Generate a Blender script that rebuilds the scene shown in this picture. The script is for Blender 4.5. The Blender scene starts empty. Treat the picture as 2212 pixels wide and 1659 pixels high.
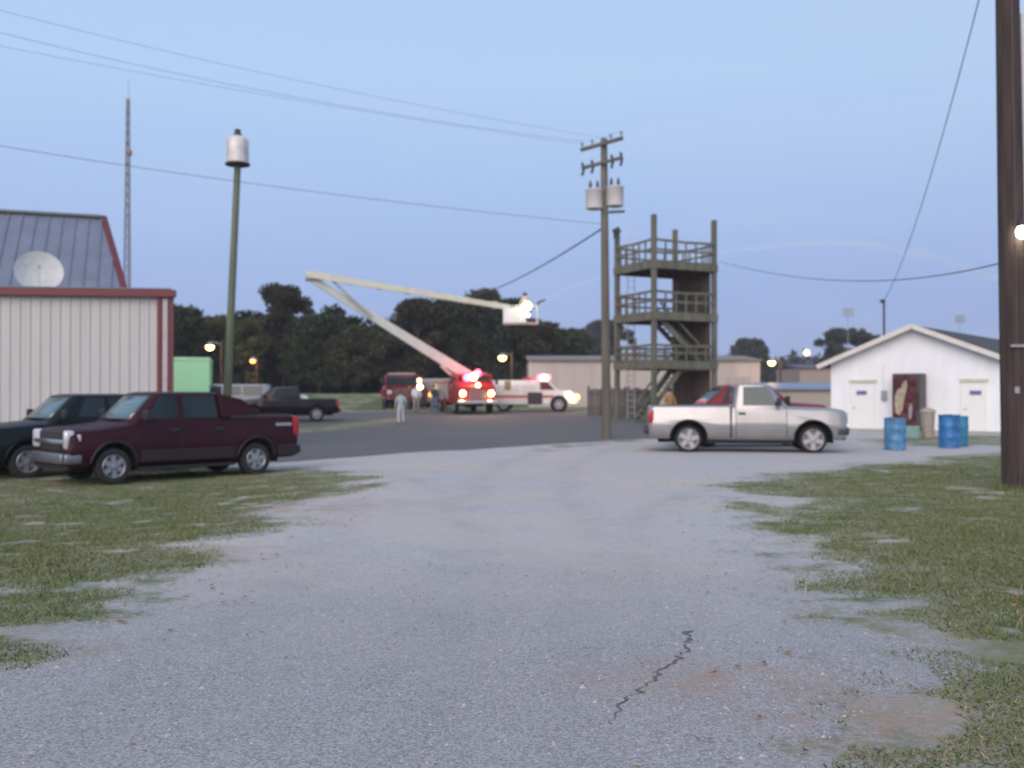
import bpy, bmesh, math, random
import numpy as np
from mathutils import Vector, Matrix
R = math.radians
random.seed(7); np.random.seed(7)
S = bpy.context.scene
COL = S.collection

# ------------------------------------------------------------------ camera, sky, sun, exposure
F, HZ, CX, CH = 2150.6, 849.0, 1106.0, 1.65      # focal length / horizon row / centre column of the photograph, camera height
cd = bpy.data.cameras.new('camera'); cam = bpy.data.objects.new('camera', cd); COL.objects.link(cam)
cd.lens = 35; cd.sensor_width = 36; cd.clip_start = 0.1; cd.clip_end = 6000
cam.location = (0, 0, CH); cam.rotation_euler = (R(90.52), 0, 0)
cd.dof.use_dof = True; cd.dof.focus_distance = 4.2; cd.dof.aperture_fstop = 2.3
S.camera = cam

w = bpy.data.worlds.new('World'); S.world = w; w.use_nodes = True
n, l = w.node_tree.nodes, w.node_tree.links
sky = n.new('ShaderNodeTexSky'); sky.sky_type = 'NISHITA'; sky.sun_disc = False
sky.sun_elevation = R(14); sky.sun_rotation = R(160); sky.ozone_density = 5; sky.dust_density = 0.3
tc = n.new('ShaderNodeTexCoord'); sp = n.new('ShaderNodeSeparateXYZ'); l.new(tc.outputs['Generated'], sp.inputs[0])
cr = n.new('ShaderNodeValToRGB'); l.new(sp.outputs['Z'], cr.inputs[0])
e = cr.color_ramp.elements
e[0].position = 0.0; e[0].color = (.31, .37, .68, 1)
e[1].position = 1.0; e[1].color = (.46, .66, .96, 1)
for p, c in ((.09, (.35, .44, .77)), (.17, (.43, .56, .86)), (.30, (.52, .70, .97))):
    k = e.new(p); k.color = (*c, 1)
sc_ = n.new('ShaderNodeMixRGB'); sc_.blend_type = 'MULTIPLY'; sc_.inputs[0].default_value = 1
sc_.inputs[2].default_value = (.12, .12, .12, 1); l.new(sky.outputs[0], sc_.inputs[1])
mx = n.new('ShaderNodeMixRGB'); mx.inputs[0].default_value = .85
l.new(sc_.outputs[0], mx.inputs[1]); l.new(cr.outputs[0], mx.inputs[2])
mpv = n.new('ShaderNodeMapping'); mpv.inputs['Scale'].default_value = (1.2, 1.2, 6); mpv.inputs['Rotation'].default_value = (0, R(8), 0); l.new(tc.outputs['Generated'], mpv.inputs[0])
cn = n.new('ShaderNodeTexNoise'); cn.inputs['Scale'].default_value = 2.4; cn.inputs['Detail'].default_value = 6; cn.inputs['Roughness'].default_value = .62; l.new(mpv.outputs[0], cn.inputs['Vector'])
cm = n.new('ShaderNodeMapRange'); cm.inputs['From Min'].default_value = .42; cm.inputs['From Max'].default_value = .75; cm.inputs['To Max'].default_value = .16; l.new(cn.outputs['Fac'], cm.inputs['Value'])
hz2 = n.new('ShaderNodeMixRGB'); hz2.inputs[2].default_value = (.62, .68, .86, 1); l.new(cm.outputs[0], hz2.inputs[0]); l.new(mx.outputs[0], hz2.inputs[1])   # thin high veil of cloud
bg = n['Background']; l.new(hz2.outputs[0], bg.inputs[0]); bg.inputs[1].default_value = 1.0

sd = bpy.data.lights.new('sun', 'SUN'); sun = bpy.data.objects.new('sun', sd); COL.objects.link(sun)
sd.energy = 3.0; sd.angle = R(52); sd.color = (1, .83, .74)
sun.location = (5, -30, 30); sun.rotation_euler = (R(60), 0, R(-20))
S.view_settings.view_transform = 'Standard'; S.view_settings.look = 'None'
S.view_settings.exposure = 0.0; S.view_settings.gamma = 1
S.cycles.use_denoising = True; S.cycles.max_bounces = 5
S.cycles.sample_clamp_indirect = 4

# ------------------------------------------------------------------ helpers
def ss(t):
    t = np.clip(t, 0, 1); return t * t * (3 - 2 * t)
def gz(x, y):
    x = np.asarray(x, float); y = np.asarray(y, float)
    z = -.25 * ss((-x - 1.5) / 5) * ss((y - 8) / 8) * (1 - ss((y - 32) / 22))
    z = z + .45 * ss((y - 46) / 22) + 1.15 * ss((y - 65) / 18) * ss((-x - 3) / 7)
    return z
def gzf(x, y): return float(gz(x, y))
def P(xd, yd, d): return Vector(((xd - CX) / F * d, d, CH + (HZ - yd) / F * d))
def G(xd, yd):
    d = CH * F / max(yd - HZ, 4)
    for _ in range(30):
        d = .5 * d + .5 * (CH - gzf((xd - CX) / F * d, d)) * F / max(yd - HZ, 4)
    x = (xd - CX) / F * d
    return Vector((x, d, gzf(x, d)))
def on(x, y): return Vector((x, y, gzf(x, y)))

def hash2(ix, iy, s):
    h = (ix * 374761393 + iy * 668265263 + s * 974711) & 0x7fffffff
    h = ((h ^ (h >> 13)) * 1274126177) & 0x7fffffff
    return ((h ^ (h >> 16)) & 0xffff) / 65535.0
def vnoise(x, y, s=0):
    ix = np.floor(x).astype(np.int64); iy = np.floor(y).astype(np.int64)
    fx = ss(x - ix); fy = ss(y - iy)
    a = hash2(ix, iy, s); b = hash2(ix + 1, iy, s); c = hash2(ix, iy + 1, s); d = hash2(ix + 1, iy + 1, s)
    return (a * (1 - fx) + b * fx) * (1 - fy) + (c * (1 - fx) + d * fx) * fy
def fbm(x, y, s=0, o=4):
    t = 0; a = .5
    for i in range(o):
        t = t + a * vnoise(x * 2 ** i, y * 2 ** i, s + i * 17); a *= .5
    return t / (1 - .5 ** o)
def sdf(px, py, poly):
    d = np.full(px.shape, 1e9); ins = np.zeros(px.shape, bool)
    m = len(poly)
    for i in range(m):
        ax, ay = poly[i][0], poly[i][1]; bx, by = poly[(i + 1) % m][0], poly[(i + 1) % m][1]
        ex, ey = bx - ax, by - ay; wx, wy = px - ax, py - ay
        t = np.clip((wx * ex + wy * ey) / (ex * ex + ey * ey + 1e-9), 0, 1)
        d = np.minimum(d, np.hypot(wx - ex * t, wy - ey * t))
        c = ((ay > py) != (by > py)) & (px < (bx - ax) * (py - ay) / (by - ay + 1e-12) + ax)
        ins ^= c
    return np.where(ins, d, -d)

class MB:
    def __init__(s): s.v = []; s.f = []; s.m = []; s.cur = 0
    def add(s, vs, fs, m=None):
        o = len(s.v); s.v += [tuple(x) for x in vs]
        s.f += [tuple(i + o for i in f) for f in fs]; s.m += [s.cur if m is None else m] * len(fs)
        return s
    def box(s, c, d, rot=None, m=None):
        c = Vector(c); h = Vector(d) / 2; vs = []
        for i in range(8):
            p = Vector((h.x * (1 if i & 1 else -1), h.y * (1 if i & 2 else -1), h.z * (1 if i & 4 else -1)))
            vs.append(c + (rot @ p if rot else p))
        return s.add(vs, [(0, 2, 3, 1), (4, 5, 7, 6), (0, 1, 5, 4), (2, 6, 7, 3), (0, 4, 6, 2), (1, 3, 7, 5)], m)
    def bbox(s, c, d, b=.02, seg=2, rot=None, m=None):
        bm = bmesh.new(); bmesh.ops.create_cube(bm, size=1)
        bmesh.ops.scale(bm, vec=Vector(d), verts=bm.verts)
        bmesh.ops.bevel(bm, geom=bm.edges[:], offset=min(b, min(d) * .45), segments=seg, affect='EDGES', profile=.5)
        c = Vector(c); bm.verts.index_update()
        vs = [c + (rot @ v.co if rot else v.co) for v in bm.verts]; fs = [tuple(v.index for v in f.verts) for f in bm.faces]
        bm.free(); return s.add(vs, fs, m)
    def beam(s, a, b, wd, ht, up=(0, 0, 1), m=None):
        a = Vector(a); b = Vector(b); x = (b - a); L = x.length; x.normalize(); u = Vector(up)
        if abs(x.dot(u)) > .98: u = Vector((0, 1, 0))
        y = u.cross(x).normalized(); z = x.cross(y)
        return s.box((a + b) / 2, (L, wd, ht), Matrix((x, y, z)).transposed(), m)
    def tube(s, pts, rad, k=8, cap=True, m=None):
        pts = [Vector(p) for p in pts]; N = len(pts)
        if not hasattr(rad, '__len__'): rad = [rad] * N
        vs = []; u = None
        for i in range(N):
            t = (pts[min(i + 1, N - 1)] - pts[max(i - 1, 0)]).normalized()
            if u is None:
                u = Vector((0, 0, 1)) if abs(t.z) < .9 else Vector((1, 0, 0))
            u = (u - t * u.dot(t)).normalized(); v = t.cross(u)
            for j in range(k):
                a = 2 * math.pi * j / k; vs.append(pts[i] + (u * math.cos(a) + v * math.sin(a)) * rad[i])
        fs = [(i * k + j, i * k + (j + 1) % k, (i + 1) * k + (j + 1) % k, (i + 1) * k + j) for i in range(N - 1) for j in range(k)]
        if cap: fs += [tuple(range(k))[::-1], tuple((N - 1) * k + j for j in range(k))]
        return s.add(vs, fs, m)
    def lathe(s, prof, k=20, c=(0, 0, 0), axis='z', m=None, cap=True):
        c = Vector(c); vs = []
        for r_, h in prof:
            for j in range(k):
                a = 2 * math.pi * j / k; p = (r_ * math.cos(a), r_ * math.sin(a), h)
                if axis == 'y': p = (p[0], p[2], -p[1])
                if axis == 'x': p = (p[2], p[0], p[1])
                vs.append(c + Vector(p))
        N = len(prof)
        fs = [(i * k + j, i * k + (j + 1) % k, (i + 1) * k + (j + 1) % k, (i + 1) * k + j) for i in range(N - 1) for j in range(k)]
        if cap: fs += [tuple(range(k))[::-1], tuple((N - 1) * k + j for j in range(k))]
        return s.add(vs, fs, m)
    def sphere(s, c, r_, k=12, sc=(1, 1, 1), m=None):
        c = Vector(c); vs = []; fs = []; q = k // 2
        for i in range(q + 1):
            t = math.pi * i / q
            for j in range(k):
                a = 2 * math.pi * j / k
                vs.append(c + Vector((math.sin(t) * math.cos(a) * sc[0], math.sin(t) * math.sin(a) * sc[1], math.cos(t) * sc[2])) * r_)
        for i in range(q):
            for j in range(k): fs.append((i * k + j, (i + 1) * k + j, (i + 1) * k + (j + 1) % k, i * k + (j + 1) % k))
        return s.add(vs, fs, m)
    def panel(s, pts, th, m=None):
        pts = [Vector(p) for p in pts]; k = len(pts)
        nn = Vector((0, 0, 0))
        for i in range(k):
            a, b = pts[i], pts[(i + 1) % k]
            nn += Vector(((a.y - b.y) * (a.z + b.z), (a.z - b.z) * (a.x + b.x), (a.x - b.x) * (a.y + b.y)))
        nn.normalize()
        vs = pts + [p + nn * th for p in pts]
        fs = [tuple(range(k))[::-1], tuple(range(k, 2 * k))] + [(i, (i + 1) % k, k + (i + 1) % k, k + i) for i in range(k)]
        return s.add(vs, fs, m)

def mesh(name, mb, mats, smooth=None):
    me = bpy.data.meshes.new(name); me.from_pydata(mb.v, [], mb.f)
    for m in (mats if isinstance(mats, (list, tuple)) else [mats]): me.materials.append(m)
    if any(mb.m): me.polygons.foreach_set('material_index', mb.m)
    bm = bmesh.new(); bm.from_mesh(me); bmesh.ops.recalc_face_normals(bm, faces=bm.faces); bm.to_mesh(me); bm.free()
    if smooth is not None:
        me.polygons.foreach_set('use_smooth', [True] * len(me.polygons)); me.set_sharp_from_angle(angle=R(smooth))
    return me
def ob(name, data, parent=None, loc=(0, 0, 0), rot=(0, 0, 0)):
    o = bpy.data.objects.new(name, data); COL.objects.link(o); o.location = loc; o.rotation_euler = rot
    if parent: o.parent = parent
    return o
def part(name, mb, mats, parent, smooth=None, loc=(0, 0, 0), rot=(0, 0, 0)):
    return ob(name, mesh(name, mb, mats, smooth), parent, loc, rot)
def tag(o, label, cat, group=None):
    o['label'] = label; o['category'] = cat
    if group: o['group'] = group
    return o
def thing(name, label, cat, loc=(0, 0, 0), rz=0, group=None):
    return tag(ob(name, None, None, loc, (0, 0, rz)), label, cat, group)
def struct(o, kind='structure'): o['kind'] = kind; return o
def join_mod(o):                       # bake the modifiers of an object into its mesh
    dg = bpy.context.evaluated_depsgraph_get(); dg.update()
    me = bpy.data.meshes.new_from_object(o.evaluated_get(dg)); o.modifiers.clear(); o.data = me; return o

# ------------------------------------------------------------------ materials
def pm(name, col, rough=.6, metal=0, var=.12, scale=6, bump=0, bscale=40, coat=0, spec=None, stretch=None):
    m = bpy.data.materials.new(name); m.use_nodes = True; N, L = m.node_tree.nodes, m.node_tree.links
    b = N['Principled BSDF']; b.inputs['Roughness'].default_value = rough; b.inputs['Metallic'].default_value = metal
    b.inputs['Coat Weight'].default_value = coat
    if spec is not None: b.inputs['Specular IOR Level'].default_value = spec
    t = N.new('ShaderNodeTexCoord'); src = t.outputs['Object']
    if stretch:
        mp = N.new('ShaderNodeMapping'); mp.inputs['Scale'].default_value = stretch; L.new(src, mp.inputs[0]); src = mp.outputs[0]
    nz = N.new('ShaderNodeTexNoise'); nz.inputs['Scale'].default_value = scale; nz.inputs['Detail'].default_value = 5; L.new(src, nz.inputs['Vector'])
    mr = N.new('ShaderNodeMapRange'); mr.inputs['From Min'].default_value = .25; mr.inputs['From Max'].default_value = .75
    mr.inputs['To Min'].default_value = 1 - var; mr.inputs['To Max'].default_value = 1 + var; L.new(nz.outputs['Fac'], mr.inputs['Value'])
    mu = N.new('ShaderNodeVectorMath'); mu.operation = 'SCALE'; mu.inputs[0].default_value = col; L.new(mr.outputs[0], mu.inputs['Scale'])
    L.new(mu.outputs[0], b.inputs['Base Color'])
    if bump:
        n2 = N.new('ShaderNodeTexNoise'); n2.inputs['Scale'].default_value = bscale; n2.inputs['Detail'].default_value = 4; L.new(src, n2.inputs['Vector'])
        bp = N.new('ShaderNodeBump'); bp.inputs['Strength'].default_value = bump; bp.inputs['Distance'].default_value = .02
        L.new(n2.outputs['Fac'], bp.inputs['Height']); L.new(bp.outputs[0], b.inputs['Normal'])
    return m
def em(name, col, st):
    m = bpy.data.materials.new(name); m.use_nodes = True; b = m.node_tree.nodes['Principled BSDF']
    b.inputs['Base Color'].default_value = (*[min(1, c) for c in col], 1); b.inputs['Emission Color'].default_value = (*col, 1)
    b.inputs['Emission Strength'].default_value = st; return m
def paint(name, col, metal=.25, rough=.35, coat=.15): return pm(name, col, rough, metal, .08, 2.5, coat=coat, spec=.22)

BLACK = pm('black_plastic', (.02, .02, .022), .6)
RUBBER = pm('tyre_rubber', (.018, .018, .018), .85, var=.2, scale=20)
ALLOY = pm('alloy_rim', (.32, .33, .36), .4, .6)
CHROME = pm('chrome', (.62, .63, .66), .22, .9)
GLASS = pm('car_glass', (.010, .017, .02), .10, 0, .05, spec=.45)
TEALGLASS = pm('tinted_teal_glass', (.012, .04, .045), .12, 0, .25, 3, spec=.45)
LENS = pm('lamp_lens', (.55, .55, .56), .15, .3)
AMBER = pm('amber_lens', (.6, .22, .12), .25)
REDLENS = pm('red_lens', (.33, .018, .024), .25)
UNDER = pm('underbody', (.012, .012, .012), .9)
STEEL = pm('galvanised_steel', (.33, .34, .35), .5, .5, .15)
DKSTEEL = pm('dark_steel', (.06, .065, .07), .55, .4)
WOOD = pm('treated_wood', (.12, .12, .085), .85, 0, .35, 3, .5, 30, stretch=(1, 1, .2))
DKWOOD = pm('creosote_wood', (.05, .033, .028), .9, 0, .6, 14, 1, 30, stretch=(1, 1, .06))
GRWOOD = pm('grey_pole_wood', (.125, .11, .085), .9, 0, .35, 5, .5, 40, stretch=(1, 1, .12))
WHITE = pm('white_paint', (.78, .78, .77), .5, 0, .04, 2)
WHITEWALL = pm('white_block_wall', (.76, .775, .785), .7, 0, .07, 2.2, .25, 30, stretch=(1, 1, .35))
CONCRETE = pm('concrete', (.33, .32, .30), .85, 0, .2, 4, .3)
CABLE = pm('cable', (.06, .06, .07), .7)
SKIN = pm('skin', (.42, .24, .17), .6)

# ------------------------------------------------------------------ ground: masks in world space, one material shared by lawn, gravel and asphalt
def GL(pts): return [tuple(G(a, b)[:2]) for a, b in pts]
left_grass = GL([(-500, 1004), (560, 1008), (650, 1016), (760, 1022), (812, 1040), (765, 1062), (650, 1080), (570, 1108), (625, 1126), (500, 1158), (340, 1186),
                 (460, 1212), (300, 1235), (60, 1262), (-80, 1270), (-500, 1275)])
left_tongue = GL([(-500, 1290), (40, 1286), (280, 1292), (190, 1318), (60, 1350), (70, 1385), (0, 1425), (-300, 1470), (-600, 1470)])
right_grass = GL([(2700, 962), (2150, 975), (1950, 996), (1750, 1010), (1620, 1028), (1545, 1048), (1640, 1082), (1570, 1108), (1640, 1150), (1610, 1185), (1690, 1212),
                  (1740, 1235), (1670, 1262), (1770, 1285), (1850, 1305), (1800, 1322), (1890, 1350), (1960, 1390), (1890, 1450), (1760, 1478), (1730, 1500),
                  (1850, 1535), (1800, 1600), (1780, 1720), (2900, 1720)])
pole_strip = GL([(1150, 966), (1290, 953), (1400, 946), (1400, 954), (1290, 961), (1160, 972)])
wall_strip = GL([(1830, 950), (1960, 944), (2250, 936), (2250, 962), (2040, 966), (1950, 966)])
island = [tuple(v[:2]) for v in (G(560, 932), G(700, 922), G(800, 911), G(850, 903), G(868, 905), G(820, 915), G(700, 929), G(560, 941))]
asph = [tuple(G(-200, 1000)[:2]), tuple(G(560, 1000)[:2]), tuple(G(760, 987)[:2]), tuple(G(1000, 972)[:2]), tuple(G(1300, 953)[:2]), (6.5, 37.2), (11, 40), (13.2, 44),
        (14.5, 52), (17, 60), (8, 66), (-5, 67), (-12, 64.5), (-19, 60), (-30, 58), (-40, 40)]

def ax(segs):
    out = []
    for a, b, st in segs: out += list(np.arange(a, b, st))
    return np.array(out + [segs[-1][1]])
xs = ax([(-900, -400, 100), (-400, -80, 40), (-80, -26, 3), (-26, -13, .6), (-13, 13, .16), (13, 26, .5), (26, 80, 3), (80, 400, 40), (400, 900, 100)])
ys = ax([(-300, -20, 40), (-20, 2, 2), (2, 10, .1), (10, 18, .14), (18, 30, .2), (30, 48, .35), (48, 90, .8), (90, 200, 6), (200, 600, 40), (600, 1000, 100)])
GX, GY = np.meshgrid(xs, ys)
GZ = gz(GX, GY)
nz1 = fbm(GX * .9, GY * .9, 3, 5) - .5
dlg = np.maximum.reduce([sdf(GX, GY, p) for p in (left_grass, left_tongue, right_grass, pole_strip, wall_strip, island)])
das = sdf(GX, GY, asph) - np.where(sdf(GX, GY, island) > -.4, 3, 0)
far = np.where((GY > 46) | (GX < -17) | (GX > 24), np.minimum(-das, 4), -4)
grass = np.maximum(dlg, far)
grass = grass + np.where((GX < -1) & (dlg > -.6), .35, 0); grass = grass + nz1 * np.clip(GY / 6, .8, 2.4)
isl = sdf(GX, GY, island); grass = np.where(das > .15, -2, grass)
grass = np.maximum(grass, np.where(isl > -.3, 1.0 + isl, -3)); das = np.where(isl > -.3, -2, das)
GZ = GZ + np.where((GY < 45) & (np.abs(GX) < 40), .05 * (fbm(GX * .35, GY * .35, 9, 3) - .5), 0) * np.clip((GY - 2) / 3, 0, 1)
dirt = np.zeros_like(GX)
for (a, b, rx, ry) in ((1560, 1465, 1.0, .55), (1900, 1560, .9, .5), (2060, 1600, .8, .5), (2130, 1190, 1.6, 1.2), (2120, 1052, 1.1, .5), (2110, 990, 1.3, 1.0), (640, 1100, 2.0, 1.0), (250, 1200, 2.0, .8)):
    c = G(a, b); dirt = np.maximum(dirt, np.clip(1.2 - np.hypot((GX - c.x) / rx, (GY - c.y) / ry), 0, 1))

dirt = np.maximum(dirt, np.where(isl > -.5, .8, 0))
def ground_material():
    m = bpy.data.materials.new('ground_surface'); m.use_nodes = True; N, L = m.node_tree.nodes, m.node_tree.links
    b = N['Principled BSDF']; b.inputs['Roughness'].default_value = .93; b.inputs['Specular IOR Level'].default_value = .2
    geo = N.new('ShaderNodeNewGeometry'); pos = geo.outputs['Position']
    def attr(nm): a = N.new('ShaderNodeAttribute'); a.attribute_name = nm; return a.outputs['Fac']
    def noise(sc, det=5, stv=None):
        src = pos
        if stv: mp = N.new('ShaderNodeMapping'); mp.inputs['Scale'].default_value = stv; L.new(pos, mp.inputs[0]); src = mp.outputs[0]
        k = N.new('ShaderNodeTexNoise'); k.inputs['Scale'].default_value = sc; k.inputs['Detail'].default_value = det; k.inputs['Roughness'].default_value = .6; L.new(src, k.inputs['Vector']); return k.outputs['Fac']
    def mr(v, a, b_, c=0, d=1):
        k = N.new('ShaderNodeMapRange'); k.inputs['From Min'].default_value = a; k.inputs['From Max'].default_value = b_
        k.inputs['To Min'].default_value = c; k.inputs['To Max'].default_value = d; L.new(v, k.inputs['Value']); return k.outputs[0]
    def math_(op, a, b_):
        k = N.new('ShaderNodeMath'); k.operation = op
        for i, v in enumerate((a, b_)):
            if isinstance(v, (int, float)): k.inputs[i].default_value = v
            else: L.new(v, k.inputs[i])
        return k.outputs[0]
    def mix(f, a, b_):
        k = N.new('ShaderNodeMixRGB')
        if isinstance(f, float): k.inputs[0].default_value = f
        else: L.new(f, k.inputs[0])
        for i, v in ((1, a), (2, b_)):
            if isinstance(v, tuple): k.inputs[i].default_value = (*v, 1)
            else: L.new(v, k.inputs[i])
        return k.outputs[0]
    # gravel: pebbles of several tints over pale fines
    vo = N.new('ShaderNodeTexVoronoi'); vo.inputs['Scale'].default_value = 34; L.new(pos, vo.inputs['Vector'])
    sx = N.new('ShaderNodeSeparateColor'); L.new(vo.outputs['Color'], sx.inputs[0])
    peb = mix(mr(sx.outputs[0], 0, 1), (.26, .26, .275), (.52, .51, .52))
    vo2 = N.new('ShaderNodeTexVoronoi'); vo2.inputs['Scale'].default_value = 75; L.new(pos, vo2.inputs['Vector']); sx2 = N.new('ShaderNodeSeparateColor'); L.new(vo2.outputs['Color'], sx2.inputs[0])
    peb = mix(mr(sx2.outputs[0], .72, .9, 0, .8), peb, (.16, .155, .16)); peb = mix(mr(sx2.outputs[1], .86, .97, 0, .8), peb, (.54, .53, .53))
    peb = mix(mr(sx.outputs[1], .75, .95), peb, (.48, .39, .33))
    fine = mix(noise(160, 3), (.31, .305, .315), (.50, .49, .50))
    gcol = mix(mr(noise(3.0, 5), .35, .65, .35, .8), fine, peb)
    gcol = mix(mr(noise(.3, 6), .36, .62, 0, .8), gcol, (.46, .40, .355))
    gcol = mix(mr(noise(.9, 6), .55, .75, 0, .5), gcol, (.30, .29, .28))
    gcol = mix(mr(noise(1.6, 5, (1.4, .4, 1)), .60, .78, 0, .35), gcol, (.22, .215, .20))
    gcol = mix(math_('MULTIPLY', attr('track'), mr(noise(1.3, 6), .35, .65, 0, .34)), gcol, (.27, .25, .235))
    sxy = N.new('ShaderNodeSeparateXYZ'); L.new(pos, sxy.inputs[0])
    old = math_('ADD', mr(sxy.outputs['Y'], 5, 12, .95, -.1), mr(noise(.5, 5), 0, 1, -.35, .35))
    gcol = mix(mr(old, 0, .8, 0, .75), gcol, mix(mr(sx2.outputs[2], 0, 1), (.14, .14, .15), (.36, .355, .365)))
    # lawn: green, olive and straw
    lc = mix(mr(noise(1.1, 5), .35, .65), (.078, .135, .04), (.14, .155, .07))
    lc = mix(mr(noise(45, 3), .3, .7, 0, .55), lc, (.075, .095, .038))
    lc = mix(mr(noise(.6, 7), .46, .64, 0, .8), lc, (.33, .265, .195))
    dcol = mix(noise(30, 4), (.26, .17, .115), (.38, .27, .20))
    # asphalt
    ac = mix(mr(noise(.45, 5, (.5, 1.2, 1)), .3, .7), (.085, .088, .085), (.125, .12, .118))
    ac = mix(mr(noise(70, 3), .3, .75, 0, .6), ac, (.16, .155, .15))
    # masks
    gm = math_('ADD', attr('grass'), mr(noise(2.2, 8, (1, .9, 1)), 0, 1, -1.5, 1.5)); gm = math_('ADD', gm, mr(noise(14, 5), 0, 1, -.9, .9))
    thin = math_('MULTIPLY', mr(gm, -.1, .7), math_('MAXIMUM', mr(noise(1.7, 8, (.8, 1.4, 1)), .36, .54, .22, 1), mr(sxy.outputs['Y'], 28, 42)))
    dm = math_('MULTIPLY', attr('dirt'), mr(noise(4, 5), .38, .62))
    base = mix(math_('MULTIPLY', dm, .75), gcol, dcol)
    base = mix(thin, base, mix(math_('MULTIPLY', dm, .8), lc, dcol))
    am = mr(math_('ADD', attr('asphalt'), mr(noise(3, 5), 0, 1, -.25, .25)), -.05, .1)
    col = mix(am, base, ac)
    L.new(col, b.inputs['Base Color'])
    bh = noise(75, 5)
    bp = N.new('ShaderNodeBump'); bp.inputs['Strength'].default_value = .22; bp.inputs['Distance'].default_value = .012
    L.new(bh, bp.inputs['Height']); L.new(bp.outputs[0], b.inputs['Normal'])
    return m
GROUND = ground_material()
V = np.stack([GX, GY, GZ], -1).reshape(-1, 3)
ny, nx = GX.shape
idx = np.arange(ny * nx).reshape(ny, nx)
quads = np.stack([idx[:-1, :-1], idx[:-1, 1:], idx[1:, 1:], idx[1:, :-1]], -1).reshape(-1, 4)
cg = (grass[:-1, :-1] + grass[1:, 1:]).ravel() / 2; ca = (das[:-1, :-1] + das[1:, 1:]).ravel() / 2
cls = np.where(ca > 0, 2, np.where(cg > 0, 0, 1))
trk = np.full(GX.shape, 9.0)
for path in (((.3, 0), (.5, 8), (.1, 16), (.6, 24), (3.2, 33), (6, 40)), ((.9, 0), (1.3, 7), (2.6, 14), (6.5, 21), (13, 25.5), (22, 28)), ((-1.5, 1), (-1.0, 9), (-1.8, 17), (-4.5, 23), (-9, 26))):
    p_ = np.array([(a[0] * (1 - t) + b[0] * t, a[1] * (1 - t) + b[1] * t) for a, b in zip(path, path[1:]) for t in np.arange(0, 1, .1)])
    for _ in range(6): p_[1:-1] = (p_[:-2] + p_[1:-1] + p_[2:]) / 3
    dn = np.gradient(p_, axis=0); dn /= np.linalg.norm(dn, axis=1)[:, None]
    for o_ in (-.8, .8):
        q_ = p_ + np.stack([-dn[:, 1], dn[:, 0]], -1) * o_
        near = (GY < 45) & (np.abs(GX) < 24); gx_, gy_ = GX[near], GY[near]; m_ = np.full(gx_.shape, 9.0)
        for a, b in zip(q_, q_[1:]):
            e_ = b - a; t_ = np.clip(((gx_ - a[0]) * e_[0] + (gy_ - a[1]) * e_[1]) / (e_ @ e_), 0, 1); m_ = np.minimum(m_, np.hypot(gx_ - a[0] - e_[0] * t_, gy_ - a[1] - e_[1] * t_))
        trk[near] = np.minimum(trk[near], m_)
trk = np.clip(1.3 - trk / .32, 0, 1)
GZ -= .012 * trk
V = np.stack([GX, GY, GZ], -1).reshape(-1, 3)
attrs = {'track': trk.ravel(), 'grass': grass.ravel(), 'dirt': dirt.ravel(), 'asphalt': np.clip(das, -5, 5).ravel()}
for k, nm in enumerate(('lawn', 'gravel_drive', 'asphalt_road')):
    q = quads[cls == k]; used, inv = np.unique(q.ravel(), return_inverse=True)
    me = bpy.data.meshes.new(nm); me.from_pydata(V[used].tolist(), [], inv.reshape(-1, 4).tolist())
    me.polygons.foreach_set('use_smooth', [True] * len(me.polygons))
    for an, av in attrs.items():
        at = me.attributes.new(an, 'FLOAT', 'POINT'); at.data.foreach_set('value', av[used].astype(np.float32))
    me.materials.append(GROUND); struct(ob(nm, me))
def gat(x, y):                          # true height of the sheet near a point
    i = min(max(np.searchsorted(ys, y) - 1, 0), ny - 2); j = min(max(np.searchsorted(xs, x) - 1, 0), nx - 2)
    fx = (x - xs[j]) / (xs[j + 1] - xs[j]); fy = (y - ys[i]) / (ys[i + 1] - ys[i])
    return float((GZ[i, j] * (1 - fx) + GZ[i, j + 1] * fx) * (1 - fy) + (GZ[i + 1, j] * (1 - fx) + GZ[i + 1, j + 1] * fx) * fy)
def on(x, y): return Vector((x, y, gat(x, y)))
def gatv(x, y):
    i = np.clip(np.searchsorted(ys, y) - 1, 0, ny - 2); j = np.clip(np.searchsorted(xs, x) - 1, 0, nx - 2)
    fx = (x - xs[j]) / (xs[j + 1] - xs[j]); fy = (y - ys[i]) / (ys[i + 1] - ys[i])
    def bil(A): return (A[i, j] * (1 - fx) + A[i, j + 1] * fx) * (1 - fy) + (A[i + 1, j] * (1 - fx) + A[i + 1, j + 1] * fx) * fy
    return bil(GZ), bil(grass)

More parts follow.
